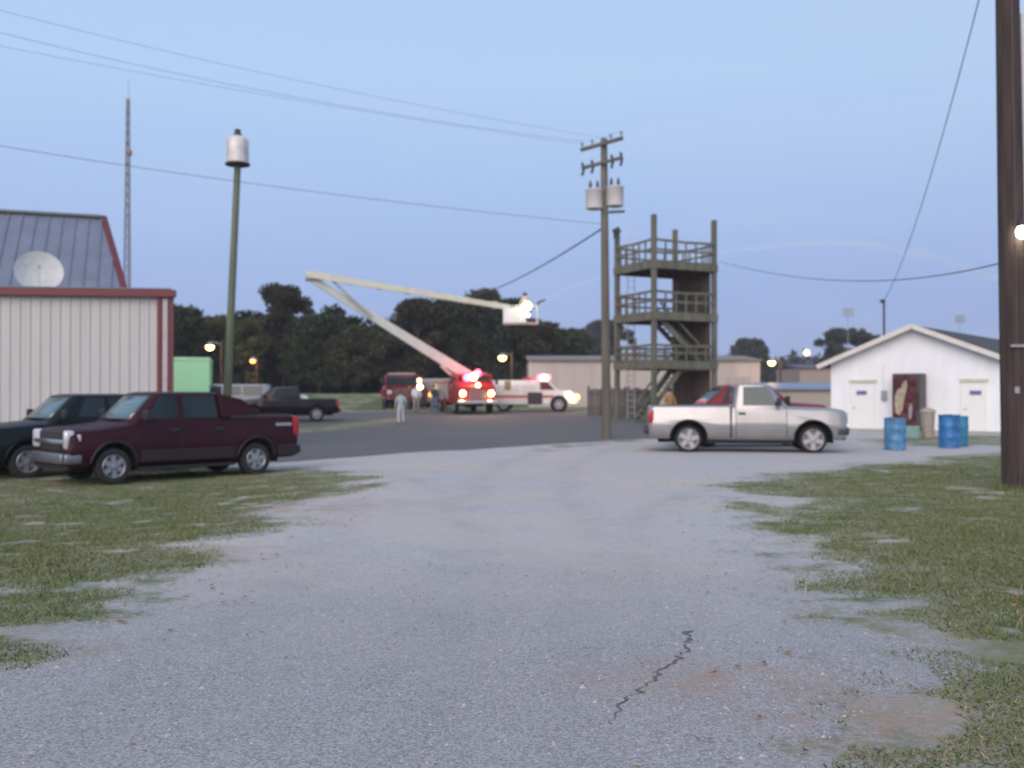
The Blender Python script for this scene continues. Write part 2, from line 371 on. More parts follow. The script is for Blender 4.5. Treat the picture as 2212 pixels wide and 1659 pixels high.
# grass blades and loose stones: uncountable
def soup(name, tri, mat, kind='stuff'):
    k = len(tri); me = bpy.data.meshes.new(name); me.vertices.add(k * 3); me.vertices.foreach_set('co', tri.reshape(-1).astype(np.float32))
    me.loops.add(k * 3); me.loops.foreach_set('vertex_index', np.arange(k * 3, dtype=np.int32))
    me.polygons.add(k); me.polygons.foreach_set('loop_start', np.arange(0, k * 3, 3, dtype=np.int32))
    me.update(calc_edges=True); me.validate(); me.materials.append(mat); o = ob(name, me)
    if kind: struct(o, kind)
    return o
def island_mat(name, c1, c2, c3=None, rough=.8, trans=0):
    m = bpy.data.materials.new(name); m.use_nodes = True; N, L = m.node_tree.nodes, m.node_tree.links
    b = N['Principled BSDF']; b.inputs['Roughness'].default_value = rough; b.inputs['Specular IOR Level'].default_value = .15
    g = N.new('ShaderNodeNewGeometry'); c = N.new('ShaderNodeValToRGB'); L.new(g.outputs['Random Per Island'], c.inputs[0])
    c.color_ramp.elements[0].color = (*c1, 1); c.color_ramp.elements[1].color = (*c2, 1)
    if c3: k = c.color_ramp.elements.new(.85); k.color = (*c2, 1); c.color_ramp.elements[-1].color = (*c3, 1)
    L.new(c.outputs[0], b.inputs['Base Color']); return m
NB = 1300000
by = 4 + 22 * np.random.rand(NB) ** 1.3; bx = np.random.uniform(-1, 1, NB) * (by * .56 + .6)
bz, bgm = gatv(bx, by)
pat = fbm(bx * 1.9, by * 1.9, 31, 4)
keep = (bgm + (pat - .5) * 2.0 > .25) & (np.random.rand(NB) < np.clip(.08 + bgm * .42, 0, .95)) & (pat > .34)
bx, by, bz = bx[keep], by[keep], bz[keep]; k = len(bx)
ang = np.random.rand(k) * 6.283; wd = np.random.uniform(.003, .008, k); ht = np.random.uniform(.010, .034, k) * (.6 + .8 * fbm(bx * .8, by * .8, 5, 3)); le = np.random.normal(0, .03, (k, 2))
# weed clumps in the lawn and tall blades round the pole foot and the wall
cxs = []; r_c = G(2192, 1056)
for _ in range(260):
    q_ = random.randrange(k); cxs.append((bx[q_], by[q_], random.uniform(.05, .16), 34, random.uniform(.05, .13)))
for a_ in range(26): cxs.append((r_c.x + .30 * math.cos(a_ * .242), r_c.y + .30 * math.sin(a_ * .242), .10, 26, random.uniform(.08, .2)))
ex = np.concatenate([np.random.normal(c[0], c[2], c[3]) for c in cxs]); ey = np.concatenate([np.random.normal(c[1], c[2], c[3]) for c in cxs]); eh = np.concatenate([np.random.uniform(.3, 1, c[3]) * c[4] for c in cxs])
bx = np.concatenate([bx, ex]); by = np.concatenate([by, ey]); bz = np.concatenate([bz, gatv(ex, ey)[0]]); ht = np.concatenate([ht, eh]); m_ = len(ex); k += m_
ang = np.concatenate([ang, np.random.rand(m_) * 6.283]); wd = np.concatenate([wd, np.random.uniform(.004, .009, m_)]); le = np.concatenate([le, np.random.normal(0, .05, (m_, 2))])
T = np.zeros((k, 3, 3)); T[:, 0] = np.stack([bx - np.cos(ang) * wd, by - np.sin(ang) * wd, bz - .004], -1); T[:, 1] = np.stack([bx + np.cos(ang) * wd, by + np.sin(ang) * wd, bz - .004], -1)
T[:, 2] = np.stack([bx + le[:, 0], by + le[:, 1], bz + ht], -1)
soup('grass', T, island_mat('grass_blade', (.09, .145, .045), (.19, .19, .09), (.40, .33, .22)))
NP = 26000
px = np.random.uniform(-4.5, 4.5, NP); py = 3.2 + 6.5 * np.random.rand(NP) ** 1.2
pz, pg = gatv(px, py); ok = (pg < .1) & (np.abs(px) < py * .6 + .4); px, py, pz = px[ok], py[ok], pz[ok]; k = len(px)
sz = np.random.uniform(.003, .009, k) * (1 + (np.random.rand(k) < .06) * 1.0)
dirs = np.array([(1, 0, 0), (0, 1, 0), (-1, 0, 0), (0, -1, 0), (0, 0, .75)])
pt = np.stack([px, py, pz], -1)[:, None, :] + dirs[None] * sz[:, None, None] * np.random.uniform(.6, 1.3, (k, 5, 1))
tri = np.concatenate([pt[:, [0, 1, 4]], pt[:, [1, 2, 4]], pt[:, [2, 3, 4]], pt[:, [3, 0, 4]]], 1).reshape(-1, 3, 3)
pme = bpy.data.meshes.new('loose_gravel'); pme.from_pydata(pt.reshape(-1, 3).tolist(), [], [tuple(5 * i + j for j in f) for i in range(k) for f in ((0, 1, 4), (1, 2, 4), (2, 3, 4), (3, 0, 4))])
pme.materials.append(island_mat('loose_stone', (.16, .155, .15), (.36, .355, .36), (.44, .42, .41), .9)); struct(ob('loose_gravel', pme), 'stuff')
NL = 1500
lx = np.random.uniform(-1, 1, NL) * 9; ly = 4 + 16 * np.random.rand(NL); lz, lg = gatv(lx, ly); ok = (lg > -1.0) & (np.abs(lx) < ly * .56); lx, ly, lz = lx[ok], ly[ok], lz[ok]; k = len(lx)
a1 = np.random.rand(k) * 6.283; sl_f = np.random.uniform(.02, .045, k)
T = np.stack([np.stack([lx + np.cos(a1 + q) * sl_f * m, ly + np.sin(a1 + q) * sl_f * m, lz + .012 + np.random.rand(k) * .02], -1) for q, m in ((0, 1), (2.4, .5), (3.9, .7))], 1)
soup('fallen_leaves', T, island_mat('dry_leaf', (.12, .07, .035), (.26, .17, .09), (.34, .25, .14)))
# the washed-out crack in the drive
c0, c1 = G(1488, 1362), G(1335, 1560); mb = MB(); pts = []
NC = 46
for i in range(NC + 1):
    t = i / NC; x = c0.x + (c1.x - c0.x) * t + .06 * math.sin(t * 5) + random.gauss(0, .02); y = c0.y + (c1.y - c0.y) * t
    wv = .42 * (.008 + .03 * abs(math.sin(t * 9.7)) * random.random() + .012 * random.random()) * (1 - .75 * max(0, t - .75) * 4)
    pts.append((x, y, wv + (.03 if i in (0, 1) else 0)))
vs = []
for x, y, wv in pts:
    for s_ in (-1, 1): vs.append((x + s_ * wv, y + s_ * wv * .3, gat(x, y) + .005))
mb.add(vs, [(2 * i, 2 * i + 1, 2 * i + 3, 2 * i + 2) for i in range(NC)])
struct(ob('drive_crack', mesh('drive_crack', mb, pm('damp_soil', (.11, .105, .11), .95, 0, .4, 30))))

# ------------------------------------------------------------------ warehouse with low eave, and the steep-roofed building behind it
def tbeam(mb, a, b, w0, h0, w1, h1, m=None):
    a = Vector(a); b = Vector(b); x = (b - a).normalized(); u = Vector((0, 0, 1)) if abs(x.z) < .98 else Vector((0, 1, 0))
    y = u.cross(x).normalized(); z = x.cross(y); vs = []
    for p, ww, hh in ((a, w0, h0), (b, w1, h1)):
        for sy, sz_ in ((-1, -1), (1, -1), (1, 1), (-1, 1)): vs.append(p + y * sy * ww / 2 + z * sz_ * hh / 2)
    mb.add(vs, [(3, 2, 1, 0), (4, 5, 6, 7), (0, 1, 5, 4), (1, 2, 6, 5), (2, 3, 7, 6), (3, 0, 4, 7)], m); return mb
SIDING = pm('beige_metal_siding', (.44, .435, .42), .55, .0, .07, .8, stretch=(3, 3, .4))
REDTRIM = pm('dark_red_trim', (.125, .014, .02), .5, 0, .12, 3)
ROOFBL = pm('grey_blue_metal_roof', (.17, .185, .24), .45, .2, .12, 1.5)
a5 = R(8); we = P(372, 628, 32.0)
wr = thing('metal_warehouse', 'low beige metal warehouse with dark red eave trim behind the parked trucks', 'warehouse', (we.x, we.y, gzf(we.x, we.y)), a5)
EH = we.z - gzf(we.x, we.y); LW = 14.4
mb = MB(); mb.panel([(-LW, .06, .0), (-.02, .06, .0), (-.52, 2.26, .0), (-LW, 2.26, .0)], EH - .04); part('wall', mb, SIDING, wr)
mb = MB()                                              # one siding sheet: flat pan with raised ribs
prof = []
for i in range(3):
    x0 = i * .3; prof += [(x0, 0), (x0 + .10, 0), (x0 + .125, .03), (x0 + .165, .03), (x0 + .19, 0)]
prof.append((.9, 0)); vs = [(x, -y, z) for x, y in prof for z in (0, EH - .22)]
mb.add(vs, [(2 * i, 2 * i + 2, 2 * i + 3, 2 * i + 1) for i in range(len(prof) - 1)])
sheet = mesh('siding_panel', mb, SIDING)
for i in range(16): ob('siding_panel', sheet, wr, (-LW + i * .9, .045 + (.004 if i % 2 else 0), .02))
mb = MB(); mb.beam((-LW - .2, -.10, EH - .10), (.12, -.10, EH - .10), .22, .22); mb.beam((.05, -.1, EH - .10), (-.42, 2.2, EH - .10), .06, .2); part('eave_trim', mb, REDTRIM, wr)
mb = MB(); mb.box((-.40, -.02, EH / 2 - .12), (.13, .10, EH - .26)); mb.box((-.03, .0, EH / 2 - .12), (.12, .12, EH - .26)); part('corner_trim', mb, REDTRIM, wr)
mb = MB(); mb.bbox((-.21, -.03, EH / 2 - .12), (.17, .12, EH - .28), .03); part('downspout', mb, pm('pale_pink_metal', (.42, .34, .35), .5), wr)
mb = MB(); mb.panel([(-LW - .2, -.15, EH + .03), (.0, -.15, EH + .03), (-.5, 2.3, EH + .16), (-LW - .2, 2.3, EH + .16)], .04); part('roof', mb, ROOFBL, wr)

ez, rzh = 5.4, 9.05
e1 = P(268, 640, 38.0); e1.z = ez; r1 = P(220, 472, 42.0); r1.z = rzh
tall = thing('steep_roofed_building', 'taller building with steep grey blue metal roof and red hip trim behind the warehouse', 'building', (e1.x, e1.y, gzf(e1.x, e1.y)), R(20))
b0 = gzf(e1.x, e1.y); inv = Matrix.Rotation(-R(20), 4, 'Z') @ Matrix.Translation(-Vector((e1.x, e1.y, b0)))
RL = inv @ r1; EZ = ez - b0; RR = RL.z; LT = 20; DP = 2 * RL.y
mb = MB(); mb.box((-LT / 2 - .3, DP / 2, EZ / 2), (LT - .4, DP - .5, EZ - .02)); part('wall', mb, SIDING, tall)
mb = MB(); A = [(0, 0, EZ), (-LT, 0, EZ), (-LT, DP, EZ), (0, DP, EZ)]; rdg = [(RL.x, RL.y, RR), (-LT, RL.y, RR)]
mb.add(A + rdg, [(1, 0, 4, 5), (0, 3, 4), (3, 2, 5, 4), (2, 1, 5), (0, 1, 2, 3)]); part('roof', mb, ROOFBL, tall)
sl = Vector((0, RL.y, RR - EZ)); nn = Vector((0, -(RR - EZ), RL.y)).normalized()
for i in range(1, 34):
    x = -i * .5; t = min(1, x / RL.x) if RL.x < 0 else 1
    mb = MB(); a_ = Vector((x, 0, EZ)); mb.beam(a_ + nn * .02, a_ + sl * t + nn * .02, .05, .06); part('roof_seam', mb, ROOFBL, tall)
mb = MB(); mb.beam((.05, 0, EZ + .04), (RL.x + .05, RL.y, RR + .04), .22, .14); mb.beam((-LT, -.05, EZ - .02), (.05, -.05, EZ - .02), .12, .16); part('hip_trim', mb, REDTRIM, tall)
mb = MB(); mb.beam((RL.x, RL.y, RR + .05), (-LT, RL.y, RR + .05), .35, .10); part('ridge_cap', mb, pm('grey_green_ridge', (.12, .14, .13), .5), tall)

dc = P(82, 594, 33.0)
ds = thing('satellite_dish', 'round white satellite dish standing on the low warehouse roof', 'satellite dish', (dc.x, dc.y, we.z + .14))
mb = MB(); R0 = .74; pr = [(R0 * t, .26 * t * t) for t in (0.02, .2, .4, .6, .8, .95, 1)]; pr2 = [(R0 * 1.02, .27), (R0 * .98, .235)] + [(R0 * t, .26 * t * t - .03) for t in (.8, .5, .2, .02)]
mb.lathe(pr + pr2, 32)
dish_rot = Matrix.Rotation(R(66), 4, 'X'); dish_rot = Matrix.Rotation(R(28), 4, 'Z') @ dish_rot
hz_ = dc.z - (we.z + .14)
mb.v = [tuple((dish_rot @ Vector(v)) + Vector((0, 0, hz_))) for v in mb.v]
part('reflector', mb, pm('dish_grey_white', (.46, .47, .46), .7), ds, 40)
mb = MB(); mb.tube([(0, .2, 0), (0, .2, hz_)], .04, 8); mb.tube([(0, .2, hz_), (0, .05, hz_)], .06, 8); part('mast', mb, STEEL, ds)
mb = MB(); fp = dish_rot @ Vector((0, 0, .55)) + Vector((0, 0, hz_)); e0 = dish_rot @ Vector((0, -R0, .26)) + Vector((0, 0, hz_)); mb.tube([e0, fp], .015, 6); mb.sphere(fp, .05, 8); part('feed_arm', mb, STEEL, ds)

# ------------------------------------------------------------------ small building with green lamp light in its colour, and radio mast
gp = P(452, 772, 55)
gb = thing('green_shed', 'small flat roofed building with green lamp light painted on just right of the warehouse', 'shed', on(gp.x, gp.y), R(15)); gh_ = gp.z - gat(gp.x, gp.y)
GREENLIT = pm('green_lit_wall', (.42, .80, .44), .6, 0, .05, 1)  # green lamp light painted into the wall and trim colour
mb = MB(); mb.box((-3.6, 2.5, gh_ / 2 - .1), (7.2, 5, gh_ - .16)); part('wall', mb, GREENLIT, gb)
mb = MB(); mb.box((-3.6, 2.5, gh_ - .09), (7.26, 5.06, .18)); part('roof_edge', mb, pm('pale_green_lit_trim', (.46, .78, .46), .6), gb)
mb = MB(); mb.box((-5.2, -.03, 1.0), (.9, .06, 2.0)); part('door', mb, pm('dull_green_door', (.25, .45, .28), .6), gb)

mp_ = on(*P(275, 0, 60).xy)
mast = thing('radio_mast', 'slender tapering lattice radio mast rising behind the warehouse roof', 'mast', mp_); MH = P(275, 212, 60).z - mp_.z
MASTS = pm('mast_steel', (.19, .20, .22), .6, .2)
def mw(z): return .30 - .22 * z / MH
for k in range(3):
    a = R(90 + 120 * k); mb = MB(); mb.tube([(mw(z) * math.cos(a), mw(z) * math.sin(a), z) for z in (0, MH)], .055, 6); part('leg', mb, MASTS, mast)
zz = 0; k = 0
while zz < MH - .7:
    mb = MB()
    for q in range(3):
        a, b = R(90 + 120 * q), R(90 + 120 * (q + 1)); z2 = zz + .62
        mb.tube([(mw(zz) * math.cos(a), mw(zz) * math.sin(a), zz), (mw(z2) * math.cos(b), mw(z2) * math.sin(b), z2)], .022, 4)
        mb.tube([(mw(z2) * math.cos(a), mw(z2) * math.sin(a), z2), (mw(z2) * math.cos(b), mw(z2) * math.sin(b), z2)], .022, 4)
    part('lattice', mb, MASTS, mast); zz += .62
mb = MB(); mb.tube([(0, 0, MH - .2), (0, 0, MH + 1.1)], .03, 6); part('antenna', mb, STEEL, mast)
mb = MB(); zb_ = P(275, 331, 60).z - mp_.z; mb.lathe([(.05, 0), (.13, .05), (.13, .3), (.05, .36)], 10, (.14, -.1, zb_ - .15)); part('beacon', mb, pm('dull_red_beacon', (.3, .08, .08), .4), mast)

# ------------------------------------------------------------------ siren on a pole
sb = on(*P(486, 0, 36).xy); st = P(512, 356, 36)
sp_ = thing('siren_pole', 'tall greenish wooden pole carrying the white siren drum', 'pole', sb)
mb = MB(); top = st - sb; mb.tube([Vector((0, 0, -.05)), top * .5, top], [.17, .14, .12], 12); part('shaft', mb, pm('green_stained_pole', (.13, .15, .095), .85, 0, .3, 5, .4, stretch=(1, 1, .15)), sp_, 50)
sr = thing('warning_siren', 'white warning siren drum with dark cap on top of its pole', 'siren', st)
mb = MB(); mb.lathe([(.40, .06), (.405, .1), (.385, .55), (.40, .88), (.34, .98), (.2, 1.05), (.12, 1.06)], 24); part('housing', mb, pm('weathered_white_metal', (.60, .57, .55), .5, .1, .18, 3), sr, 45)
mb = MB(); mb.lathe([(.10, -.02), (.44, 0), (.45, .05), (.40, .08)], 24); part('base_plate', mb, DKWOOD, sr, 45)
mb = MB(); mb.lathe([(.13, 1.04), (.16, 1.1), (.12, 1.16), (.10, 1.2), (.13, 1.26), (.05, 1.32)], 14); part('cap', mb, DKSTEEL, sr, 45)
for k in range(4):
    a = R(45 + 90 * k); mb = MB(); mb.box((.42 * math.cos(a), .42 * math.sin(a), .5), (.03, .03, .9)); part('guard_bar', mb, STEEL, sr)

# ------------------------------------------------------------------ utility pole with transformers
ub = G(1310, 946); utop = P(1305, 298, ub.y)
up_ = thing('utility_pole', 'tall wooden utility pole with two crossarms in front of the tower', 'utility pole', ub)
mb = MB(); tv = utop - ub; mb.tube([Vector((0, 0, -.05)), tv * .5, tv], [.17, .15, .12], 12); part('shaft', mb, GRWOOD, up_, 50)
yaw = R(52)
def arm(zf, half, nm, insz):
    c = tv * zf; d = Vector((math.cos(yaw), -math.sin(yaw), 0)); off = Vector((-.11, -.14, 0))
    mb = MB(); mb.beam(c + off - d * half, c + off + d * half, .10, .12); o = part('crossarm', mb, GRWOOD, up_); tips = []
    for t in (-.95, -.45, .45, .95):
        q = c + off + d * half * t + Vector((0, 0, .06)); mb = MB()
        mb.lathe([(.02, 0), (.02, .08), (.055, .09), (.06, .13), (.04, .15), (.055, .17), (.03, insz)], 10, q); part('insulator', mb, STEEL, o, 50); tips.append(ub + q + Vector((0, 0, insz)))
    return tips
tips1 = arm(.978, 1.1, 'a', .22)
c = tv * .915; d = Vector((math.cos(yaw), -math.sin(yaw), 0)); mb = MB(); mb.beam(c + Vector((-.11, -.14, 0)) - d * 1.05, c + Vector((-.11, -.14, 0)) + d * 1.05, .09, .11); o = part('crossarm', mb, GRWOOD, up_)
for t in (-1, -.5, .5, .95):
    q = c + Vector((-.11, -.14, 0)) + d * 1.05 * t; mb = MB(); mb.tube([q + Vector((0, 0, -.28)), q + Vector((.05, 0, -.05)), q + Vector((0, 0, .2))], .05, 8); part('fuse_cutout', mb, DKSTEEL, o)
for i, (xd, yd, lab) in enumerate(((1284, 452, 'grey transformer can on the left side of the utility pole'), (1329, 446, 'pale transformer can on the right side of the utility pole'))):
    q = P(xd, yd, ub.y - .12); t = thing('pole_transformer', lab, 'transformer', q, 0, 'transformers on the utility pole')
    mb = MB(); mb.lathe([(.26, 0), (.31, .03), (.31, .66), (.33, .68), (.33, .72), (.2, .78)], 20); part('tank', mb, pm('transformer_grey', (.50, .48, .47), .5, 0, .1, 3), t, 45)
    for s_ in (-.14, .12):
        mb = MB(); mb.lathe([(.04, .74), (.07, .8), (.045, .85), (.07, .9), (.045, .95), (.03, 1.06)], 8, (s_, 0, 0)); part('bushing', mb, DKSTEEL, t, 50)
    mb = MB(); sx = 1 if i == 0 else -1; mb.box((sx * .30, .05, .2), (.22, .10, .08)); mb.box((sx * .30, .05, .56), (.22, .10, .08)); part('bracket', mb, DKSTEEL, t)
mb = MB(); mb.beam(P(1306, 458, ub.y - .1) - ub, P(1350, 456, ub.y - .14) - ub, .1, .09); part('transformer_rack', mb, GRWOOD, up_)

# wires
def wire(label, a, b, sag, r_=.012, name='power_line', group=None, ext=0):
    a = Vector(a); b = Vector(b); pts = []
    for i in range(41):
        t = i / 40; p = a.lerp(b, t); p.z -= sag * 4 * t * (1 - t); pts.append(p)
    mb = MB(); mb.tube(pts, r_, 5); o = ob(name, mesh(name, mb, CABLE, 60)); tag(o, label, 'cable', group); return o
def fitted(label, pts, d0, x0, d1, x1, r_, name, group=None, a=None, ext=0):
    c_ = np.polyfit([p[0] for p in pts], [p[1] for p in pts], 2); out = []; xe = x1 - ext
    for i in range(49):
        xd = x0 + (xe - x0) * i / 48; inv_ = 1 / d0 + (1 / d1 - 1 / d0) * (xd - x0) / (x1 - x0); out.append(P(xd, np.polyval(c_, xd), 1 / inv_))
    if a is not None: out[0] = Vector(a)
    mb = MB(); mb.tube(out, r_, 5); return tag(ob(name, mesh(name, mb, CABLE, 60)), label, 'cable', group)
pg_ = 'power lines left of the utility pole'
fitted('highest of the three thin power lines crossing the upper left sky', [(0, 20), (293, 94), (586, 158), (908, 228), (1340, 302)], ub.y, 1335, 24.2, 0, .0045, 'power_line', pg_, tips1[3], 300)
fitted('thin power line second from the top in the upper left sky', [(0, 70), (293, 135), (674, 217), (1275, 306)], ub.y, 1275, 25.0, 0, .005, 'power_line', pg_, tips1[1], 300)
fitted('lowest of the three thin power lines crossing the upper left sky', [(0, 97), (293, 155), (510, 193), (674, 219), (1265, 312)], ub.y, 1265, 25.4, 0, .0045, 'power_line', pg_, tips1[0], 300)
fitted('single lower telephone cable crossing the left sky from the utility pole', [(0, 315), (275, 355), (500, 391), (900, 441), (1290, 482)], ub.y, 1300, 25.6, 0, .008, 'telephone_cable', None, None, 300)
wire('thick cable running down left from the utility pole to the trees', ub + tv * .705, P(1000, 640, 98), .6, .035, 'drop_cable')

# ------------------------------------------------------------------ right hand pole with lamp
rb = G(2192, 1056); rp = thing('creosote_pole', 'thick dark brown wooden pole standing in the grass at right edge', 'utility pole', rb)
mb = MB(); tp = Vector((-.12, 0, 10.6)); mb.tube([Vector((0, 0, -.06)), Vector((0, 0, .05)), tp * .4, tp], [.225, .215, .21, .18], 16); part('shaft', mb, DKWOOD, rp, 50)
mb = MB(); mb.tube([(.235, -.02, 0), (.15, -.01, 8.2)], .03, 8); part('conduit', mb, pm('pale_conduit', (.5, .52, .55), .5), rp)
mb = MB(); mb.bbox((-.06, -.23, 2.45), (.24, .06, .05), .01); part('bracket', mb, STEEL, rp)
mb = MB(); mb.tube([(-.03 - .011 * z, -.222 + .0035 * z, z) for z in (0, 3, 6, 9)], .012, 5); part('ground_wire', mb, DKSTEEL, rp)
mb = MB(); mb.box((-.07, -.222, 1.7), (.08, .01, .11)); part('pole_tag', mb, STEEL, rp)
fitted('long cable sagging between the wooden tower and the right hand pole', [(1556, 566), (1640, 585), (1750, 600), (1880, 607), (2000, 600), (2090, 584), (2168, 566)], 54, 1556, rb.y, 2170, .012, 'sagging_cable')

LAMPY = em('sodium_lamp', (1, .62, .16), 14); LAMPW = em('mercury_lamp', (1, .95, .72), 16); LAMPO = em('orange_lamp', (1, .36, .10), 5)
FLOODW = em('flood_lamp', (1, .97, .66), 18); FLOODB = em('bulb_amber', (1, .68, .18), 14); LAMPD = em('distant_white_lamp', (1, .80, .55), 2.2)
def point(name, loc, col, pw, rad=.1, parent=None):
    d = bpy.data.lights.new(name, 'POINT'); d.color = col; d.energy = pw; d.shadow_soft_size = rad
    o = bpy.data.objects.new(name, d); COL.objects.link(o); o.location = loc
    if parent: o.parent = parent
    return o
lq = P(2213, 498, rb.y - .30)
t = thing('security_light', 'glowing security light mounted on the dark pole at right edge', 'light', lq)
mb = MB(); mb.lathe([(.05, -.13), (.11, -.08), (.12, 0), (.09, .07)], 14); part('globe', mb, LAMPW, t, 60)
mb = MB(); mb.lathe([(.10, .07), (.11, .10), (.07, .15), (.04, .2)], 14); mb.tube([(0, 0, .12), (0, .14, .18), (-.02, .2, .1)], .02, 6); part('hood', mb, DKSTEEL, t, 50)
point('security_glow', (0, -.05, -.12), (1, .92, .6), 8, .1, t)

# ------------------------------------------------------------------ wooden training tower
N_ = Vector((7.42, 52, 0)); base = gat(N_.x + 1, N_.y + 2); ta = R(27.1)
tw = thing('training_tower', 'three storey open wooden training tower behind the utility pole', 'tower', (N_.x, N_.y, base), ta)
SX, SY, PT = 3.94, 3.5, 11.0 - base
lv = [3.37 - base, 5.93 - base, 8.63 - base]
for (x, y, h) in ((0, 0, PT), (SX, 0, PT), (0, SY, PT - .3), (SX, SY, PT)):
    mb = MB(); mb.bbox((x, y, h / 2), (.24, .24, h), .02); part('post', mb, WOOD, tw)
ov = .14
for k, z in enumerate(lv):
    for i in range(14):                     # deck boards
        y = -ov + (SY + 2 * ov) * (i + .5) / 14; mb = MB(); mb.box((SX / 2, y, z - .02 + (.004 if i % 2 else 0)), (SX + 2 * ov - .02, (SY + 2 * ov) / 14 - .015, .04)); part('deck_board', mb, WOOD, tw)
    for (a, b) in (((-ov, -ov), (SX + ov, -ov)), ((-ov, SY + ov), (SX + ov, SY + ov)), ((-ov, -ov + .06), (-ov, SY + ov - .06)), ((SX + ov, -ov + .06), (SX + ov, SY + ov - .06))):
        mb = MB(); mb.beam((*a, z - .25), (*b, z - .25), .06, .40); part('rim_joist', mb, WOOD, tw)
    for i in range(6):
        x = .4 + i * (SX - .8) / 5; mb = MB(); mb.beam((x, -ov + .05, z - .22), (x, SY + ov - .05, z - .22), .07, .28); part('joist', mb, DKWOOD, tw)
    rh = 1.05 if k else .8
    for (a, b) in (((0, -.13), (SX, -.13)), ((0, SY + .13), (SX, SY + .13)), ((-.13, 0), (-.13, SY)), ((SX + .13, 0), (SX + .13, SY))):
        if k < 2 and a[0] > SX: continue
        va, vb = Vector((*a, 0)), Vector((*b, 0))
        for hh, th in ((rh, .13), (rh * .52, .11)):
            mb = MB(); mid = va.lerp(vb, .5) + Vector((0, 0, z + hh - (.05 if hh == rh else .02)))
            mb.beam(va + Vector((0, 0, z + hh)), mid, .05, th); mb.beam(mid, vb + Vector((0, 0, z + hh)), .05, th); part('rail', mb, WOOD, tw)
        for q in range(1, 6):
            c_ = va.lerp(vb, q / 6); mb = MB(); mb.box(c_ + Vector((0, 0, z + rh / 2)), (.07, .07, rh - .02)); part('baluster', mb, WOOD, tw)
PLY = [pm('brown_plywood_%d' % i, c, .85, 0, .35, 2, .2) for i, c in enumerate(((.07, .055, .042), (.085, .062, .04), (.055, .048, .042)))]
zl = [0.02] + lv
for k in range(3):
    z0, z1 = zl[k] + .03, lv[k] - .47
    for i in range(6):
        y = .14 + (SY - .28) * (i + .5) / 6; mb = MB(); mb.box((SX - .16 - .012 * (i % 2), y, (z0 + z1) / 2), (.03, (SY - .28) / 6 - .012, z1 - z0)); part('plywood_panel', mb, PLY[(i + k) % 3], tw)
def flight(a, b, wv, nt):
    a = Vector(a); b = Vector(b); o = None
    for s_ in (-1, 1):
        mb = MB(); off = Vector((0, s_ * wv / 2, 0)); mb.beam(a + off, b + off, .06, .28); q = part('stringer', mb, WOOD, tw)
    for i in range(nt):
        p = a.lerp(b, (i + .5) / nt); mb = MB(); mb.box(p + Vector((0, 0, .06)), (.26, wv - .08, .04)); part('tread', mb, WOOD, tw)
    for s_ in (-1, 1):
        mb = MB(); off = Vector((0, s_ * wv / 2, .85)); mb.beam(a + off, b + off, .05, .10); part('stair_rail', mb, WOOD, tw)
flight((.5, .55, lv[1] - .35), (3.1, .55, lv[0]), .8, 10)
flight((1.9, .55, lv[0] - .35), (-.5, .55, .1), .8, 11)
lb = P(1363, 690, 56.6); ld = thing('ladder', 'pale ladder leaning up behind the left side of the tower', 'ladder', (lb.x, lb.y, gat(lb.x, lb.y)))
lz0, lz1 = 0, P(1363, 492, 56.6).z - gat(lb.x, lb.y)
PALE = pm('pale_aluminium', (.5, .53, .5), .4, .4)
for s_ in (-.2, .2):
    mb = MB(); mb.beam((s_, 0, lz0), (s_ * .9, -.1, lz1), .04, .07); part('rail', mb, PALE, ld)
for i in range(30):
    z = .3 + i * (lz1 - .5) / 29; mb = MB(); mb.tube([(-.19, -.1 * z / lz1, z), (.19, -.1 * z / lz1, z)], .018, 6); part('rung', mb, PALE, ld)
fq = P(1331, 503, 54.6); t = thing('floodlight', 'small black floodlight on the left corner post of the tower', 'floodlight', fq)
mb = MB(); mb.bbox((.02, -.1, .1), (.4, .3, .34), .06, rot=Matrix.Rotation(R(-30), 3, 'Y')); part('housing', mb, BLACK, t)
mb = MB(); mb.tube([(-.1, .0, -.3), (-.08, -.02, .05)], .05, 6); part('bracket', mb, BLACK, t)

# ------------------------------------------------------------------ white gabled building
Aw = Vector((17.0, 42.0)); fb = R(-39); wbz = gat(Aw.x, Aw.y) - .0
wb = thing('white_block_building', 'white gabled block building with two doors on the right', 'building', (Aw.x, Aw.y, wbz), fb)
HW, DW, EV, AP = 3.62, 15, 3.02 - wbz, 4.48 - wbz                     # local x along the front, local y to the back
mb = MB(); vs = [(-HW, 0, -.1), (HW, 0, -.1), (HW, 0, EV), (0, 0, AP), (-HW, 0, EV)]
mb.add(vs + [(x, DW, z) for x, y, z in vs], [(0, 1, 2, 3, 4), (9, 8, 7, 6, 5), (0, 5, 6, 1), (1, 6, 7, 2), (2, 7, 8, 3), (3, 8, 9, 4), (4, 9, 5, 0)]); part('wall', mb, WHITEWALL, wb)
DKROOF = pm('dark_shingle_roof', (.055, .05, .055), .85, 0, .25, 6, .4)
sl_ = (AP - EV) / HW
for s_ in (-1, 1):
    mb = MB(); x1, z1 = s_ * (HW + .45), EV - .45 * sl_ + .03
    pts = [(0, -.42, AP + .03), (x1, -.42, z1), (x1, DW + .3, z1), (0, DW + .3, AP + .03)]
    mb.panel(pts if s_ < 0 else pts[::-1], -.07 if False else .07); part('roof', mb, DKROOF, wb)
    mb = MB(); mb.beam((0, -.45, AP - .03), (x1, -.45, z1 - .06), .05, .20); part('rake_board', mb, pm('cream_trim', (.62, .58, .52), .6), wb)
    mb = MB(); mb.panel([(0, -.4, AP - .03), (x1, -.4, z1 - .06), (x1, -.01, z1 - .06), (0, -.01, AP - .03)], .02); part('soffit', mb, pm('tan_soffit', (.42, .35, .28), .7), wb)
